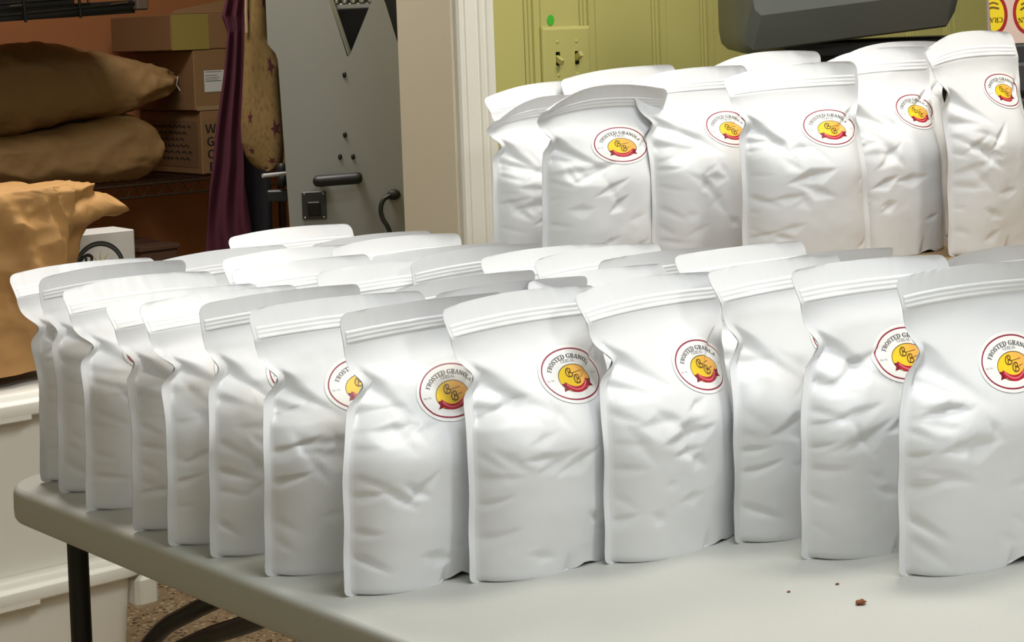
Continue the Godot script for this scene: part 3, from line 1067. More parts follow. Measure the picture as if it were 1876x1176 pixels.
# ------------------------------------------------------------------ pantry
func sack_tube(st: Array, t: float, deep: float, seed_: int, rough: float, end_rough: float) -> Mb:
	# st: [pixel x, top y, bottom y]; a lying sack whose sections are rounded pillows
	var cv := []
	for i in st.size() - 1:
		for k in 12:
			var f := k / 12.0
			var q := []
			for c in 3:
				var p0: float = st[maxi(i - 1, 0)][c]
				var p1: float = st[i][c]
				var p2: float = st[i + 1][c]
				var p3: float = st[mini(i + 2, st.size() - 1)][c]
				q.append(cubic_interpolate(p1, p2, p0, p3, f))
			cv.append(q)
	cv.append(st[-1])
	var ns := noise(seed_, 5.0, 3, true)
	var n2 := noise(seed_ + 1, 3.0, 2)
	var sides := 72
	var pts := PackedVector3Array()
	for i in cv.size():
		var q = cv[i]
		var a := on_t(q[0], q[1], t)
		var b := on_t(q[0], q[2], t)
		var c := (a + b) / 2.0
		var hh := absf(a.y - b.y) / 2.0
		var along := i / float(cv.size() - 1)
		var dz := minf(deep, hh * 3.0)
		var amp := lerpf(rough, minf(end_rough, hh * 0.35), smoothstep(0.55, 1.0, along))
		for j in sides:
			var g := TAU * j / sides
			var cs := cos(g)
			var sn := sin(g)
			var e := Vector3(0, signf(sn) * pow(absf(sn), 0.72) * hh, -signf(cs) * pow(absf(cs), 0.72) * dz)
			var p := c + e
			e *= 1.0 + end_rough * 8.0 * smoothstep(0.62, 0.95, along) * sin(g * 7.0 + 6.0 * along) * 0.5
			p = c + e
			var k := ns.get_noise_3d(p.x, p.y * 1.6, p.z) * amp + n2.get_noise_3d(p.x, p.y, p.z) * amp
			pts.append(RB * (p + e.normalized() * k))
	var m := Mb.new()
	m.grid(pts, sides, cv.size(), false, PackedVector2Array(), true)
	for e in [0, cv.size() - 1]:
		var c := Vector3.ZERO
		for j in sides:
			c += pts[e * sides + j]
		c /= sides
		for j in sides:
			m.tri(c, pts[e * sides + j], pts[e * sides + (j + 1) % sides], Vector3.LEFT if e == 0 else Vector3.RIGHT)
	return m

func build_pantry() -> void:
	build_wire_shelf()
	build_sacks()
	build_boxes()
	build_cloths()
	build_machine()
	build_bins()

const ST := -4.50      # front rail of the wire shelves
func build_wire_shelf() -> void:
	var o := thing("wire_shelf_unit", "dark wire shelving against the orange wall, zigzag front rail under the flour sacks", "shelf", Vector3.ZERO, YAW)
	var wire := mat("shelf_wire", Color(0.30, 0.25, 0.22), 0.4, 0.6)
	var s0 := 1.75
	var s1 := 3.15
	for lv in [0.925, 0.42]:
		var rail := Mb.new()
		for y in [lv, lv - 0.034]:
			rail.tube(PackedVector3Array([Vector3(s0, y, ST), Vector3(s1, y, ST)]), 0.0036, 8)
		part(o, "front_rail", rail, wire)
		var zz := Mb.new()
		var path := PackedVector3Array()
		for i in 57:
			path.append(Vector3(lerpf(s0, s1, i / 56.0), lv if i % 2 == 0 else lv - 0.034, ST))
		zz.tube(path, 0.0024, 6)
		part(o, "zigzag_wire", zz, wire)
		var dk := Mb.new()
		for i in 55:
			var s := lerpf(s0, s1, i / 54.0)
			dk.tube(PackedVector3Array([Vector3(s, lv + 0.005, ST), Vector3(s, lv + 0.005, ST - 0.42)]), 0.0018, 5)
		part(o, "deck_wires", dk, wire).set_meta("kind", "stuff")
		var rr := Mb.new()
		rr.tube(PackedVector3Array([Vector3(s0, lv, ST - 0.42), Vector3(s1, lv, ST - 0.42)]), 0.0036, 8)
		part(o, "rear_rail", rr, wire)
	for s in [s0, s1]:
		for t in [ST, ST - 0.42]:
			var pm := Mb.new()
			pm.tube(PackedVector3Array([Vector3(s, 0.0, t), Vector3(s, 1.9, t)]), 0.0127, 12)
			part(o, "post", pm, wire)
	# the open black basket hung above the sacks, its bottom just in the frame
	var bk := thing("wire_basket", "black wire basket tray at the top left corner, above the stacked brown sacks", "basket", Vector3.ZERO, YAW)
	var tb := -4.2
	var rods := Mb.new()
	for q in [[-20, 9, 165, -6], [-20, 31, 262, 4]]:
		rods.tube(PackedVector3Array([on_t(q[0], q[1], tb), on_t(q[2], q[3], tb)]), 0.004, 8)
	part(bk, "rail", rods, mat("basket_black", Color(0.10, 0.10, 0.10), 0.35, 0.3))
	for q in [[43, -8, 47, 41], [144, -12, 148, 33]]:
		var r := Mb.new()
		r.tube(PackedVector3Array([on_t(q[0], q[1], tb + 0.01), on_t(q[2], q[3], tb + 0.01)]), 0.004, 8)
		part(bk, "upright_wire", r, M.basket_black)
	var a := on_t(-30, 42, tb - 0.02)
	var b := on_t(246, 24, tb - 0.02)
	var tr := Mb.new()
	var hb := Vector3(0, 0.012, 0)
	# tray floor and walls
	var dpt := Vector3(0, 0.0, -0.34)
	for e in [[a + hb, b + hb, 0.022], [a + hb + dpt, b + hb + dpt, 0.10]]:
		tr.plate(PackedVector2Array([Vector2(0, -0.012), Vector2(1, -0.012), Vector2(1, e[2]), Vector2(0, e[2])]), -0.004, 0.004, Transform3D(Basis(e[1] - e[0], Vector3.UP, Vector3.BACK), e[0]))
	tr.quad(a, b, b + dpt, a + dpt, Vector3.DOWN)
	tr.quad(a + hb, b + hb, b + hb + dpt, a + hb + dpt, Vector3.UP)
	part(bk, "tray", tr, M.dark)
	for q in [[18, 11, 42, 9], [204, 7, 234, 4]]:
		var hd := Mb.new()
		hd.tube(PackedVector3Array([on_t(q[0], q[1], tb + 0.004), on_t(q[2], q[3], tb + 0.004)]), 0.0022, 8)
		part(bk, "metal_handle", hd, M.chrome, "bright metal handle")
	var en := on_t(257, 8, tb)
	var eb := Mb.new()
	eb.box(en, Vector3(0.034, 0.03, 0.03), 0.004)
	part(bk, "end_bracket", eb, mat("bracket", Color(0.35, 0.30, 0.27), 0.4))
	for e in [0.1, 0.9]:
		var hg := Mb.new()
		var pp := a.lerp(b, e) + Vector3(0, 0.02, -0.17)
		hg.tube(PackedVector3Array([pp, Vector3(pp.x, 1.9, ST)]), 0.003, 6)
		part(bk, "hanger_wire", hg, M.basket_black)

func build_sacks() -> void:
	var kr: StandardMaterial3D = M.kraft_dark
	var top := thing("flour_sack", "upper brown paper sack lying on the pantry shelf, its gathered end pointing right", "sack", Vector3.ZERO, 0, "brown paper sacks on the shelf")
	part(top, "paper", sack_tube([[-150, 96, 262], [-80, 90, 256], [0, 84, 246], [80, 84, 230], [150, 92, 216], [200, 102, 206], [245, 116, 190], [285, 128, 172], [318, 137, 150]], -4.66, 0.125, 3, 0.012, 0.028), kr)
	var cd := Mb.new()
	cd.tube(PackedVector3Array([L3(on_t(326, 140, -4.57)), L3(on_t(323, 155, -4.57)), L3(on_t(330, 166, -4.57))]), 0.002, 6)
	part(top, "tie_string", cd, mat("string", Color(0.8, 0.78, 0.72), 0.8))
	var low := thing("flour_sack", "lower brown paper sack on the pantry shelf, rounded closed end facing right", "sack", Vector3.ZERO, 0, "brown paper sacks on the shelf")
	part(low, "paper", sack_tube([[-150, 262, 342], [-80, 256, 341], [20, 246, 340], [110, 230, 337], [180, 215, 334], [222, 212, 328], [246, 222, 318], [260, 240, 300], [264, 256, 280]], -4.66, 0.125, 8, 0.010, 0.010), kr)
	# crumpled sack standing on the bins
	var o := thing("paper_sack", "crumpled tan paper sack standing on the white bins at the left edge", "sack", Vector3.ZERO, 0)
	var m := Mb.new()
	var st := [[354, -90, 40], [359, -150, 106], [370, -175, 138], [395, -190, 136], [420, -192, 130], [470, -192, 122], [540, -194, 118], [620, -194, 110], [680, -194, 100], [700, -188, 92]]
	var t := -3.27
	var rows := []
	for i in st.size() - 1:
		var steps := int(maxf(3.0, (st[i + 1][0] - st[i][0]) / 5.0))
		for k in steps:
			var f := k / float(steps)
			rows.append([lerpf(st[i][0], st[i + 1][0], f), lerpf(st[i][1], st[i + 1][1], f), lerpf(st[i][2], st[i + 1][2], f)])
	rows.append(st[-1])
	rows.reverse()
	var sides := 110
	var n1 := noise(31, 3.4, 2, true)
	var n2 := noise(32, 9.0, 2, true)
	var pts := PackedVector3Array()
	for i in rows.size():
		var q = rows[i]
		var a := on_t(q[1], q[0], t)
		var b := on_t(q[2], q[0], t)
		b.y = a.y
		var c := (a + b) / 2.0
		var hw := (b.x - a.x) / 2.0
		var soft := smoothstep(0.0, 0.5, i / float(rows.size()))
		for j in sides:
			var g := TAU * j / sides
			var e := Vector3(signf(cos(g)) * pow(absf(cos(g)), 0.8) * hw, 0, signf(sin(g)) * pow(absf(sin(g)), 0.8) * minf(0.115, hw))
			var p := c + e
			var k := (n1.get_noise_3d(p.x * 1.9 + p.y * 0.5, p.y * 0.75, p.z * 1.9) - 0.2) * 0.036 * (0.35 + 0.65 * soft) * (1.0 - 0.75 * smoothstep(0.90, 1.0, i / float(rows.size()))) + (n2.get_noise_3d(p.x, p.y, p.z) - 0.2) * 0.006 * (0.4 + 0.6 * soft)
			pts.append(RB * (p + e.normalized() * k + Vector3(0, 0.3 * k * soft, 0)))
	m.grid(pts, sides, rows.size(), true, PackedVector2Array(), true)
	var cc := Vector3.ZERO
	var last := (rows.size() - 1) * sides
	for j in sides:
		cc += pts[last + j] / sides
	for j in sides:
		m.tri(cc + Vector3(0, 0.004, 0), pts[last + j], pts[last + (j + 1) % sides], Vector3.UP)
	var ck: StandardMaterial3D = M.kraft_crumpled
	part(o, "paper", m, ck)
	# folded mouth that sticks out to the right, open at its end
	var mo := Mb.new()
	var mr := []
	var ms := [[0, 376, 440, 0.05], [80, 358, 432, 0.075], [120, 352, 424, 0.075], [150, 351, 412, 0.06], [172, 353, 406, 0.052], [192, 358, 400, 0.044], [212, 364, 394, 0.040]]
	var mp := PackedVector3Array()
	for q in ms:
		mr.append(q)
	for i in 26:
		var f := i / 25.0 * (ms.size() - 1)
		var k := mini(int(f), ms.size() - 2)
		var fr := f - k
		var px := lerpf(ms[k][0], ms[k + 1][0], fr)
		var a := on_t(px, lerpf(ms[k][1], ms[k + 1][1], fr), t + 0.01)
		var b := on_t(px, lerpf(ms[k][2], ms[k + 1][2], fr), t + 0.01)
		var c := (a + b) / 2.0
		var hh := (a.y - b.y) / 2.0
		var dd := lerpf(ms[k][3], ms[k + 1][3], fr)
		for j in 60:
			var g := TAU * j / 60.0
			var e := Vector3(0, sin(g) * hh, -cos(g) * dd)
			var p := c + e
			var kk := (n1.get_noise_3d(p.x * 1.6, p.y * 2.0, p.z * 2.0) - 0.2) * 0.012 + (n2.get_noise_3d(p.x, p.y, p.z) - 0.2) * 0.006
			mp.append(RB * (p + e.normalized() * kk + Vector3(0.010 * sin(g * 2.0 + 0.5) * (i / 25.0), 0, 0)))
	mo.grid(mp, 60, 26, false, PackedVector2Array(), true)
	part(o, "folded_mouth", mo, ck)

func carton(o: Node3D, corner: Vector3, size: Vector3, m: Material) -> void:
	# corner: near left bottom corner in room axes; the box runs to +s and to -t
	var b := Mb.new()
	b.box(corner + Vector3(size.x / 2, size.y / 2, -size.z / 2), size, 0.003)
	part(o, "body", b, m)

func print_quad(o: Node3D, called: String, a: Vector3, b: Vector3, h: float, m: Material, out: Vector3, label := "") -> void:
	var q := Mb.new()
	q.quad(a, b, b + Vector3(0, h, 0), a + Vector3(0, h, 0), out)
	part(o, called, q, m, label)

func build_boxes() -> void:
	var lo := on_t(372, 322, ST + 0.0)
	var base := 0.935
	var tF := ST - 0.02
	var c1 := on_t(372, 320, tF)
	c1.y = base
	var h1 := on_t(372, 203, tF).y - base
	var b1 := thing("cardboard_box", "lower cardboard box on the pantry shelf with hand-lettered side, behind the maroon cloth", "box", Vector3.ZERO, YAW, "cardboard boxes on the pantry shelf")
	carton(b1, c1, Vector3(0.30, h1, 0.36), M.carton)
	# marker lettering on the right face
	var k := Ink.new(384, 512, Color(0.50, 0.38, 0.255))
	k.letters("WA", "Droid Sans", 700, func(p: Vector2) -> Vector2: return Vector2(120 + p.x * 120.0, 90 - p.y * 120.0), Color(0.07, 0.06, 0.06))
	k.letters("GE", "Droid Sans", 700, func(p: Vector2) -> Vector2: return Vector2(110 + p.x * 120.0, 215 - p.y * 120.0), Color(0.07, 0.06, 0.06))
	k.letters("O", "Droid Sans", 700, func(p: Vector2) -> Vector2: return Vector2(80 + p.x * 120.0, 335 - p.y * 120.0), Color(0.07, 0.06, 0.06))
	k.letters("R", "Droid Sans", 700, func(p: Vector2) -> Vector2: return Vector2(85 + p.x * 120.0, 455 - p.y * 120.0), Color(0.07, 0.06, 0.06))
	var km := mat("box_marker", Color.WHITE, 0.8)
	km.albedo_texture = k.tex()
	print_quad(b1, "lettered_face", c1 + Vector3(0.004, 0.004, 0.001), c1 + Vector3(0.13, 0.004, 0.001), h1 - 0.03, km, Vector3.BACK, "panel hand-lettered in black marker")
	# rows of faded dark print on the left face
	var kp := Ink.new(256, 256, Color(0.46, 0.345, 0.23))
	var rng := RandomNumberGenerator.new()
	rng.seed = 12
	for r in 6:
		var x := 20.0
		while x < 190.0 + rng.randf() * 40.0:
			var w := rng.randf_range(8.0, 22.0)
			kp.stroke([Vector2(x, 34 + r * 36), Vector2(x + w * 0.5, 26 + r * 36), Vector2(x + w, 38 + r * 36)], 3.5, Color(0.16, 0.12, 0.09))
			x += w + rng.randf_range(6.0, 14.0)
	var kpm := mat("box_print", Color.WHITE, 0.8)
	kpm.albedo_texture = kp.tex()
	print_quad(b1, "printed_face", c1 + Vector3(-0.001, 0.02, -0.30), c1 + Vector3(-0.001, 0.02, -0.02), h1 - 0.05, kpm, Vector3.LEFT)
	var y2 := base + h1 + 0.001
	var c2 := on_t(358, 200, tF)
	c2.y = y2
	var h2 := on_t(358, 92, tF).y - y2
	var b2 := thing("cardboard_box", "middle cardboard box on the pantry shelf with a white shipping label", "box", Vector3.ZERO, YAW, "cardboard boxes on the pantry shelf")
	carton(b2, c2, Vector3(0.32, h2, 0.36), M.carton)
	var kl := Ink.new(192, 256, Color(0.80, 0.80, 0.80))
	for q in [[14, 18, 170, 4], [14, 60, 120, 4], [14, 84, 150, 3], [14, 104, 130, 3], [14, 126, 160, 5]]:
		kl.stroke([Vector2(q[0], q[1]), Vector2(q[0] + q[2] * 0.9, q[1])], q[3], Color(0.35, 0.35, 0.36), false)
	var klm := mat("ship_label", Color.WHITE, 0.6)
	klm.albedo_texture = kl.tex()
	var la := on_t(375, 169, tF + 0.002)
	var lb := on_t(412, 165, tF + 0.002)
	lb.y = la.y
	print_quad(b2, "shipping_label", la, lb, 0.062, klm, Vector3.BACK, "white paper shipping label")
	var tape := Mb.new()
	tape.box(c2 + Vector3(0.16, 0.006, 0.0006), Vector3(0.31, 0.012, 0.001), 0.0)
	part(b2, "tape", tape, mat("tape", Color(0.60, 0.50, 0.38), 0.3))
	var y3 := y2 + h2 + 0.001
	var c3 := on_t(315, 97, tF)
	c3.y = y3
	var h3 := on_t(315, 26, tF).y - y3
	var b3 := thing("cardboard_box", "top cardboard box of the pantry pile with an olive front panel and raised flap", "box", Vector3.ZERO, YAW, "cardboard boxes on the pantry shelf")
	carton(b3, c3, Vector3(0.24, h3, 0.36), M.carton)
	var pn := Mb.new()
	pn.box(c3 + Vector3(0.062, h3 / 2, 0.001), Vector3(0.118, h3 * 0.98, 0.002), 0.0)
	part(b3, "front_panel", pn, mat("olive_card", Color(0.56, 0.50, 0.24), 0.7))
	var fp := Mb.new()
	fp.plate(PackedVector2Array([Vector2(0, 0), Vector2(0.24, 0), Vector2(0.235, 0.05), Vector2(0.02, 0.012)]), -0.002, 0.002, Transform3D(Basis(Vector3.RIGHT, -0.5), c3 + Vector3(0, h3, -0.004)))
	part(b3, "flap", fp, M.carton)
	# white logo carton behind the crumpled sack, resting on the bins
	var w := thing("logo_carton", "white carton with a black oval logo, behind the crumpled sack's mouth", "box", Vector3.ZERO, YAW - 3.0)
	var inv := w.transform.affine_inverse()
	var tw := -3.42
	var f := func(px: float, py: float) -> Vector3:
		var c := inv * CAM
		var d := inv.basis * ray(px, py)
		return c + d * ((tw - c.z) / d.z)
	var rt: Vector3 = f.call(246, 420)
	var lt: Vector3 = f.call(120, 438)
	var cb := Mb.new()
	var bw := rt.x - lt.x
	var bh := rt.y - 0.695
	cb.box(Vector3((lt.x + rt.x) / 2, 0.695 + bh / 2, tw - 0.05), Vector3(bw, bh, 0.1), 0.002)
	part(w, "body", cb, mat("white_card", Color(0.80, 0.79, 0.78), 0.6))
	var kc := Ink.new(512, 512, Color(0.80, 0.79, 0.78))
	var cx := 235.0
	var cy := 256.0
	kc.ellipse(cx, cy, 222, 208, Color(0.06, 0.06, 0.06))
	kc.ellipse(cx, cy, 212, 198, Color(0.28, 0.28, 0.28))
	kc.ellipse(cx, cy, 196, 182, Color(0.06, 0.06, 0.06))
	kc.ellipse(cx, cy, 186, 172, Color(0.80, 0.79, 0.78))
	for q in 7:
		var a := -PI / 2 + (q - 3) * 0.62
		kc.fill(PackedVector2Array([Vector2(cx + 10, cy - 20) + Vector2.from_angle(a) * 130.0, Vector2(cx + 10, cy - 20) + Vector2.from_angle(a + 0.35) * 30.0, Vector2(cx + 10, cy - 20) + Vector2.from_angle(a - 0.35) * 30.0]), Color(0.74, 0.68, 0.46))
	script_b(kc, cx - 150, cy - 110, 130.0, 12.0, Color(0.04, 0.035, 0.035))
	script_b(kc, cx - 10, cy - 10, 130.0, 12.0, Color(0.04, 0.035, 0.035))
	kc.stroke([Vector2(cx - 40, cy - 44), Vector2(cx + 110, cy - 62)], 8.0, Color(0.55, 0.50, 0.32), false)
	var km2 := mat("logo_print", Color.WHITE, 0.6)
	km2.albedo_texture = kc.tex()
	var lg := Mb.new()
	var q0 := Vector3(lt.x + 0.01, rt.y - bw * 0.98, tw + 0.0008)
	lg.quad(q0, q0 + Vector3(bw - 0.02, 0, 0), q0 + Vector3(bw - 0.02, bw * 0.96, 0), q0 + Vector3(0, bw * 0.96, 0), Vector3.BACK)
	part(w, "logo_print", lg, km2)
	# low brown carton further back on the lower shelf
	var d0 := on_t(258, 470, -4.52)
	var d1 := on_t(325, 446, -4.52)
	var dk := thing("brown_carton", "low dark brown carton on the lower pantry shelf, right of the white logo carton", "box", Vector3.ZERO, YAW)
	carton(dk, Vector3(d0.x, 0.43, -4.52), Vector3(d1.x - d0.x, d1.y - 0.43, 0.3), mat("dark_carton", Color(0.36, 0.25, 0.19), 0.8))
	var lid := Mb.new()
	lid.box(Vector3((d0.x + d1.x) / 2, d1.y - 0.006, -4.67), Vector3(d1.x - d0.x + 0.012, 0.014, 0.312), 0.002)
	part(dk, "lid", lid, M.dark_carton)

func drape(px: Array, z: float, folds: float, depth: float, thick: float, seed_: int) -> Mb:
	# px: rows of [y, left x, right x] from top to bottom
	var m := Mb.new()
	var nu := 40
	var rows := []
	for i in px.size() - 1:
		for k in 10:
			var f := k / 10.0
			rows.append([lerpf(px[i][0], px[i + 1][0], f), lerpf(px[i][1], px[i + 1][1], f), lerpf(px[i][2], px[i + 1][2], f)])
	rows.append(px[-1])
	rows.reverse()
	var ns := noise(seed_, 2.0, 2)
	for side in [1.0, -1.0]:
		var pts := PackedVector3Array()
		for i in rows.size():
			var q = rows[i]
			for j in nu:
				var f := j / (nu - 1.0)
				var p := on_z(lerpf(q[1], q[2], f), q[0], z)
				p.z += depth * sin(f * folds * TAU + ns.get_noise_2d(p.y, 0.0) * 3.0) + side * thick * sqrt(maxf(0.0, 1.0 - pow(absf(f * 2 - 1), 4.0)))
				pts.append(p)
		m.grid(pts, nu, rows.size(), side < 0.0)
	return m

func build_cloths() -> void:
	var mz := -4.15
	var mr := thing("apron", "maroon cloth apron hanging in the pantry, left of the leaf-patterned mitt", "apron", Vector3.ZERO, 0)
	part(mr, "cloth", drape([[-80, 424, 450], [0, 412, 452], [30, 405, 450], [60, 416, 448], [140, 408, 447], [250, 394, 446], [340, 386, 450], [500, 376, 470]], mz, 2.2, 0.012, 0.004, 4), mat("maroon", Color(0.30, 0.085, 0.17), 0.9))
	var hk := Mb.new()
	hk.tube(PackedVector3Array([on_z(434, -78, mz), on_z(434, -140, mz)]), 0.004, 8)
	part(mr, "neck_strap", hk, M.maroon)
	var dk := thing("dark_apron", "dark navy cloth hanging below the leaf-patterned mitt", "apron", Vector3.ZERO, 0)
	part(dk, "cloth", drape([[250, 438, 470], [300, 436, 490], [340, 434, 498], [420, 430, 500], [520, 424, 505]], mz - 0.05, 1.6, 0.010, 0.004, 14), mat("navy_cloth", Color(0.085, 0.075, 0.10), 0.9))
	# long padded mitt printed with maple leaves
	var o := thing("padded_mitt", "long padded tan oven mitt printed with maroon leaves, hanging beside the grey machine", "oven mitt", Vector3.ZERO, 0)
	var k := Ink.new(256, 640, Color(0.50, 0.40, 0.23))
	var rng := RandomNumberGenerator.new()
	rng.seed = 5
	for i in 500:
		k.dot(rng.randf() * 256, rng.randf() * 640, rng.randf_range(2, 9), Color(0.50, 0.40, 0.23).lerp(Color(0.42, 0.31, 0.18), rng.randf() * 0.8))
	for q in [[70, 300, 18], [66, 420, 22], [210, 190, 26], [190, 480, 34], [130, 560, 34], [220, 330, 30], [60, 90, 14], [230, 60, 28], [215, 585, 30]]:
		var leaf := PackedVector2Array()
		for e in 10:
			leaf.append(Vector2(q[0], q[1]) + Vector2.from_angle(TAU * e / 10.0 + 0.3 * q[0]) * (q[2] if e % 2 == 0 else q[2] * 0.45))
		k.fill(leaf, Color(0.30, 0.10, 0.12))
	var lm := mat("leaf_cloth", Color.WHITE, 0.9)
	lm.albedo_texture = k.tex()
	part(o, "padding", drape([[-80, 452, 492], [0, 450, 490], [70, 449, 494], [120, 447, 510], [180, 444, 514], [230, 441, 518], [262, 442, 520], [285, 449, 520], [300, 460, 518], [308, 472, 512], [311, 484, 500]], -3.95, 0.6, 0.006, 0.03, 24), lm)
	var trim := Mb.new()
	trim.tube(PackedVector3Array([on_z(452, -20, -3.91), on_z(451, 20, -3.91), on_z(452, 60, -3.91)]), 0.004, 6)
	part(o, "hanging_loop", trim, mat("loop", Color(0.62, 0.52, 0.40), 0.8))

func build_machine() -> void:
	var z := -3.62
	var o := thing("steel_machine", "grey steel machine side panel with a V notch, black handle and power switch", "machine", Vector3.ZERO, 0)
	var P := func(px: float, py: float) -> Vector2:
		var q := on_z(px, py, z)
		return Vector2(q.x, q.y)
	var c := Mb.new()
	var low: float = 0.06
	var lx: Vector2 = P.call(531, 420)
	var rx: Vector2 = P.call(752, 440)
	var poly := PackedVector2Array([P.call(480, -150), P.call(490, 80), P.call(496, 88), P.call(505, 98), P.call(509, 110), P.call(519, 250), P.call(530, 400), Vector2(lx.x + 0.02, low), Vector2(rx.x + 0.02, low), P.call(752, 440), P.call(740, 118), P.call(732, 90), P.call(706, 6), P.call(700, -6), P.call(684, -6), P.call(640, 103), P.call(636, 103), P.call(603, 0), P.call(560, -150)])
	c.plate(poly, -0.006, 0.0, Transform3D(Basis(), Vector3(0, 0, z)))
	part(o, "side_panel", c, M.panel_grey)
	# turned-in lip along the left of the notch
	var lip := Mb.new()
	var a: Vector2 = P.call(603, 0)
	var b: Vector2 = P.call(638, 103)
	var up: Vector2 = a + (a - b) * 1.4
	lip.quad(Vector3(up.x, up.y, z), Vector3(b.x, b.y, z), Vector3(b.x + 0.006, b.y, z - 0.03), Vector3(up.x + 0.006, up.y, z - 0.03), Vector3(1, 0.3, 0.3))
	part(o, "notch_lip", lip, mat("bright_edge", Color(0.72, 0.72, 0.70), 0.4))
	var body := Mb.new()
	var bl: Vector2 = P.call(500, 0)
	var br: Vector2 = P.call(745, 0)
	body.box(Vector3((bl.x + br.x) / 2 + 0.005, 0.76, z - 0.25), Vector3(br.x - bl.x - 0.012, 1.40, 0.34), 0.006)
	part(o, "body", body, M.dark)
	var gr := Mb.new()
	var ga: Vector2 = P.call(612, 15)
	var gb: Vector2 = P.call(676, 13)
	gr.box(Vector3((ga.x + gb.x) / 2, (ga.y + gb.y) / 2 + 0.004, z - 0.06), Vector3(gb.x - ga.x + 0.03, 0.012, 0.03), 0.002)
	for i in 5:
		gr.lathe(Vector3(lerpf(ga.x, gb.x, i / 4.0), (ga.y + gb.y) / 2 + 0.010, z - 0.045), [Vector2(0.006, 0.0), Vector2(0.006, 0.012), Vector2(0.0, 0.013)], 10)
	part(o, "toothed_bar", gr, M.chrome)
	for q in [[631, 137], [632, 247], [623, 287], [647, 287]]:
		var sc := Mb.new()
		var s: Vector2 = P.call(q[0], q[1])
		sc.lathe(Vector3(s.x, s.y, z), [Vector2(0.0042, 0.0), Vector2(0.004, 0.002), Vector2(0.0025, 0.0032), Vector2(0.0, 0.0035)], 14, Basis(Vector3.RIGHT, PI / 2) * Basis.from_scale(Vector3(1, 1, 1.5)))
		part(o, "bolt", sc, M.dark)
	# bow handle standing off the panel
	var h := Mb.new()
	var h0: Vector2 = P.call(590, 328)
	var h1: Vector2 = P.call(656, 323)
	h.tube(PackedVector3Array([Vector3(h0.x - 0.004, h0.y, z + 0.045), Vector3(h0.x, h0.y, z + 0.05), Vector3(h1.x, h1.y, z + 0.05), Vector3(h1.x + 0.004, h1.y, z + 0.045)]), 0.0115, 16)
	for e in [h0, h1]:
		h.tube(PackedVector3Array([Vector3(e.x, e.y, z), Vector3(e.x, e.y, z + 0.05)]), 0.0085, 12)
	part(o, "handle", h, M.dark)
	var sw := Mb.new()
	var s0: Vector2 = P.call(555, 402)
	var s1: Vector2 = P.call(597, 350)
	sw.box(Vector3((s0.x + s1.x) / 2, (s0.y + s1.y) / 2, z + 0.003), Vector3(s1.x - s0.x, s1.y - s0.y, 0.006), 0.001)
	var swn := part(o, "switch_box", sw, mat("switch_dark", Color(0.16, 0.155, 0.15), 0.4))
	var rk := Mb.new()
	rk.box(Vector3((s0.x + s1.x) / 2, (s0.y + s1.y) / 2 - 0.006, z + 0.008), Vector3(0.026, 0.03, 0.008), 0.002, Basis(Vector3.RIGHT, 0.2))
	part(swn, "rocker", rk, M.dark)
	for q in [[-1, -1], [1, -1], [-1, 1], [1, 1]]:
		var cs := Mb.new()
		cs.lathe(Vector3((s0.x + s1.x) / 2 + q[0] * 0.019, (s0.y + s1.y) / 2 + q[1] * 0.024, z + 0.006), [Vector2(0.0022, 0), Vector2(0.002, 0.0008), Vector2(0, 0.001)], 10, Basis(Vector3.RIGHT, PI / 2))
		part(swn, "screw", cs, M.chrome)
	var cd := Mb.new()
	var pts := PackedVector3Array()
	var cv := Curve3D.new()
	var cp := [[716, 357], [704, 364], [699, 380], [703, 398], [714, 416], [724, 450]]
	for i in cp.size():
		var q: Vector2 = P.call(cp[i][0], cp[i][1])
		var w := Vector3(q.x, q.y, z + 0.016 + 0.004 * i)
		pts.append(w)
	for i in pts.size():
		var tg: Vector3 = (pts[mini(i + 1, pts.size() - 1)] - pts[maxi(i - 1, 0)]) / 6.0
		cv.add_point(pts[i], -tg, tg)
	cv.bake_interval = 0.005
	cd.tube(cv.get_baked_points(), 0.0046, 10)
	var cord := part(o, "power_cord", cd, M.dark)
	var gl := Mb.new()
	var g0: Vector2 = P.call(722, 356)
	gl.lathe(Vector3(g0.x, g0.y, z), [Vector2(0.0115, 0.0), Vector2(0.0115, 0.014), Vector2(0.009, 0.018), Vector2(0.0, 0.019)], 18, Basis(Vector3.RIGHT, PI / 2) * Basis.from_scale(Vector3(1.15, 1, 0.9)))
	part(cord, "cord_gland", gl, M.dark)
	# chrome rod and black clamp at the left of the panel
	var rod := Mb.new()
	rod.tube(PackedVector3Array([on_z(481, 322, z - 0.02), on_z(532, 317, z - 0.06)]), 0.0042, 10)
	part(o, "rod", rod, mat("rod_steel", Color(0.78, 0.78, 0.78), 0.4, 0.3))
	var kn := Mb.new()
	for q in [[516, 310, 0.012], [518, 330, 0.012]]:
		var e := on_z(q[0], q[1], z - 0.07)
		kn.lathe(e, [Vector2(0, -0.013), Vector2(0.009, -0.011), Vector2(0.012, 0.0), Vector2(0.009, 0.011), Vector2(0, 0.013)], 14)
	part(o, "clamp_knob", kn, M.dark)
	var bk := Mb.new()
	var e0 := on_z(510, 358, z - 0.08)
	bk.box(e0, Vector3(0.045, 0.024, 0.03), 0.003)
	part(o, "foot_bracket", bk, M.dark)

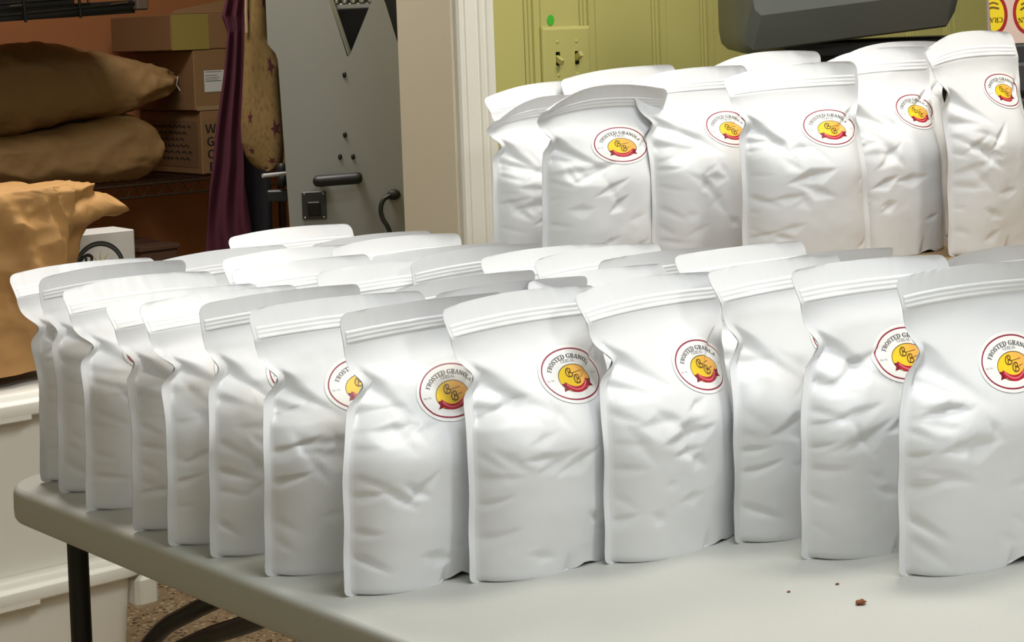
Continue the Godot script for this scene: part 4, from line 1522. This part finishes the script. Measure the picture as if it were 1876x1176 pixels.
func build_bins() -> void:
	var fr := -3.10
	var s1 := 1.640
	var w := 0.62
	for k in 2:
		var y0 := 0.0 if k == 0 else 0.342
		var o := thing("storage_bin", ["lower white lidded storage bin under the table's left end", "upper white lidded storage bin, the crumpled sack standing on its lid"][k], "bin", Vector3(0, y0, 0), YAW, "stacked white storage bins")
		var m := Mb.new()
		# tapered tub
		var pts := PackedVector3Array()
		var nu := 0
		for r in [[0.0, -0.022, 0.03], [0.006, -0.018, 0.034], [0.15, -0.010, 0.036], [0.262, -0.002, 0.038], [0.270, 0.0, 0.04], [0.315, 0.001, 0.04]]:
			var p := rounded(s1 - w - r[1] + 0.012, s1 + r[1] - 0.012, fr - 0.40 - r[1] + 0.012, fr + r[1] - 0.012, r[2], 6)
			nu = p.size()
			for q in p:
				pts.append(Vector3(q.x, r[0], q.y))
		m.grid(pts, nu, 6, false, PackedVector2Array(), true)
		part(o, "tub", m, M.bin_plastic)
		# lid with a stepped rim and a deeper lip in the middle of the front
		var l := Mb.new()
		var lp := PackedVector3Array()
		var prof := [[0.300, 0.004], [0.300, 0.010], [0.304, 0.0125], [0.322, 0.0125], [0.326, 0.010], [0.3265, 0.003], [0.330, -0.001], [0.339, -0.003], [0.342, -0.008], [0.342, -0.03]]
		for r in prof:
			var p := rounded(s1 - w - r[1], s1 + r[1], fr - 0.40 - r[1], fr + r[1], 0.045 + r[1], 6)
			nu = p.size()
			for q in p:
				lp.append(Vector3(q.x, r[0], q.y))
		l.grid(lp, nu, prof.size(), false, PackedVector2Array(), true)
		var inner := rounded(s1 - w + 0.03, s1 - 0.03, fr - 0.37, fr - 0.03, 0.015, 6)
		for i in inner.size():
			var a := inner[i]
			var b := inner[(i + 1) % inner.size()]
			l.tri(Vector3(s1 - w / 2, 0.342, fr - 0.2), Vector3(a.x, 0.342, a.y), Vector3(b.x, 0.342, b.y), Vector3.UP)
		part(o, "lid", l, M.bin_plastic)
		var tab := Mb.new()
		tab.box(Vector3(s1 - w / 2 - 0.06, 0.302, fr + 0.009), Vector3(0.30, 0.020, 0.006), 0.002)
		part(o, "lid_lip", tab, M.bin_plastic)
		var hd := Mb.new()
		hd.box(Vector3(s1 + 0.006, 0.262, fr - 0.10), Vector3(0.05, 0.062, 0.20), 0.008)
		part(o, "handle", hd, M.bin_plastic)

# ------------------------------------------------------------------ crumbs
func build_crumbs() -> void:
	var ns := noise(4, 200.0, 2)
	var spots := [[1577, 1107, 0.0042, "brown granola crumb on the table in front of the rightmost pouches"], [1534, 1071, 0.0016, "tiny dark speck on the bare table top, left of the brown crumb's row"], [1445, 1085, 0.0014, "tiny tan speck on the table below the gap in the front row"]]
	for q in spots:
		var d := ray(q[0], q[1])
		var p := CAM + d * ((TY - CAM.y) / d.y)
		var m := Mb.new()
		var r: float = q[2]
		var pts := PackedVector3Array()
		for i in 9:
			var b := -PI / 2 + PI * i / 8.0
			for j in 14:
				var a := TAU * j / 14.0
				var e := Vector3(cos(a) * cos(b) * 1.3, sin(b) * 0.6, -sin(a) * cos(b))
				pts.append(e * r * (1.0 + 0.5 * ns.get_noise_3d(e.x, e.y, e.z)) + Vector3(0, r * 0.5, 0))
		m.grid(pts, 14, 9, false, PackedVector2Array(), true)
		single("crumb", m, mat("crumb", Color(0.50, 0.29, 0.16), 0.8), q[3], "crumb", p, 30.0, "granola crumbs on the table")
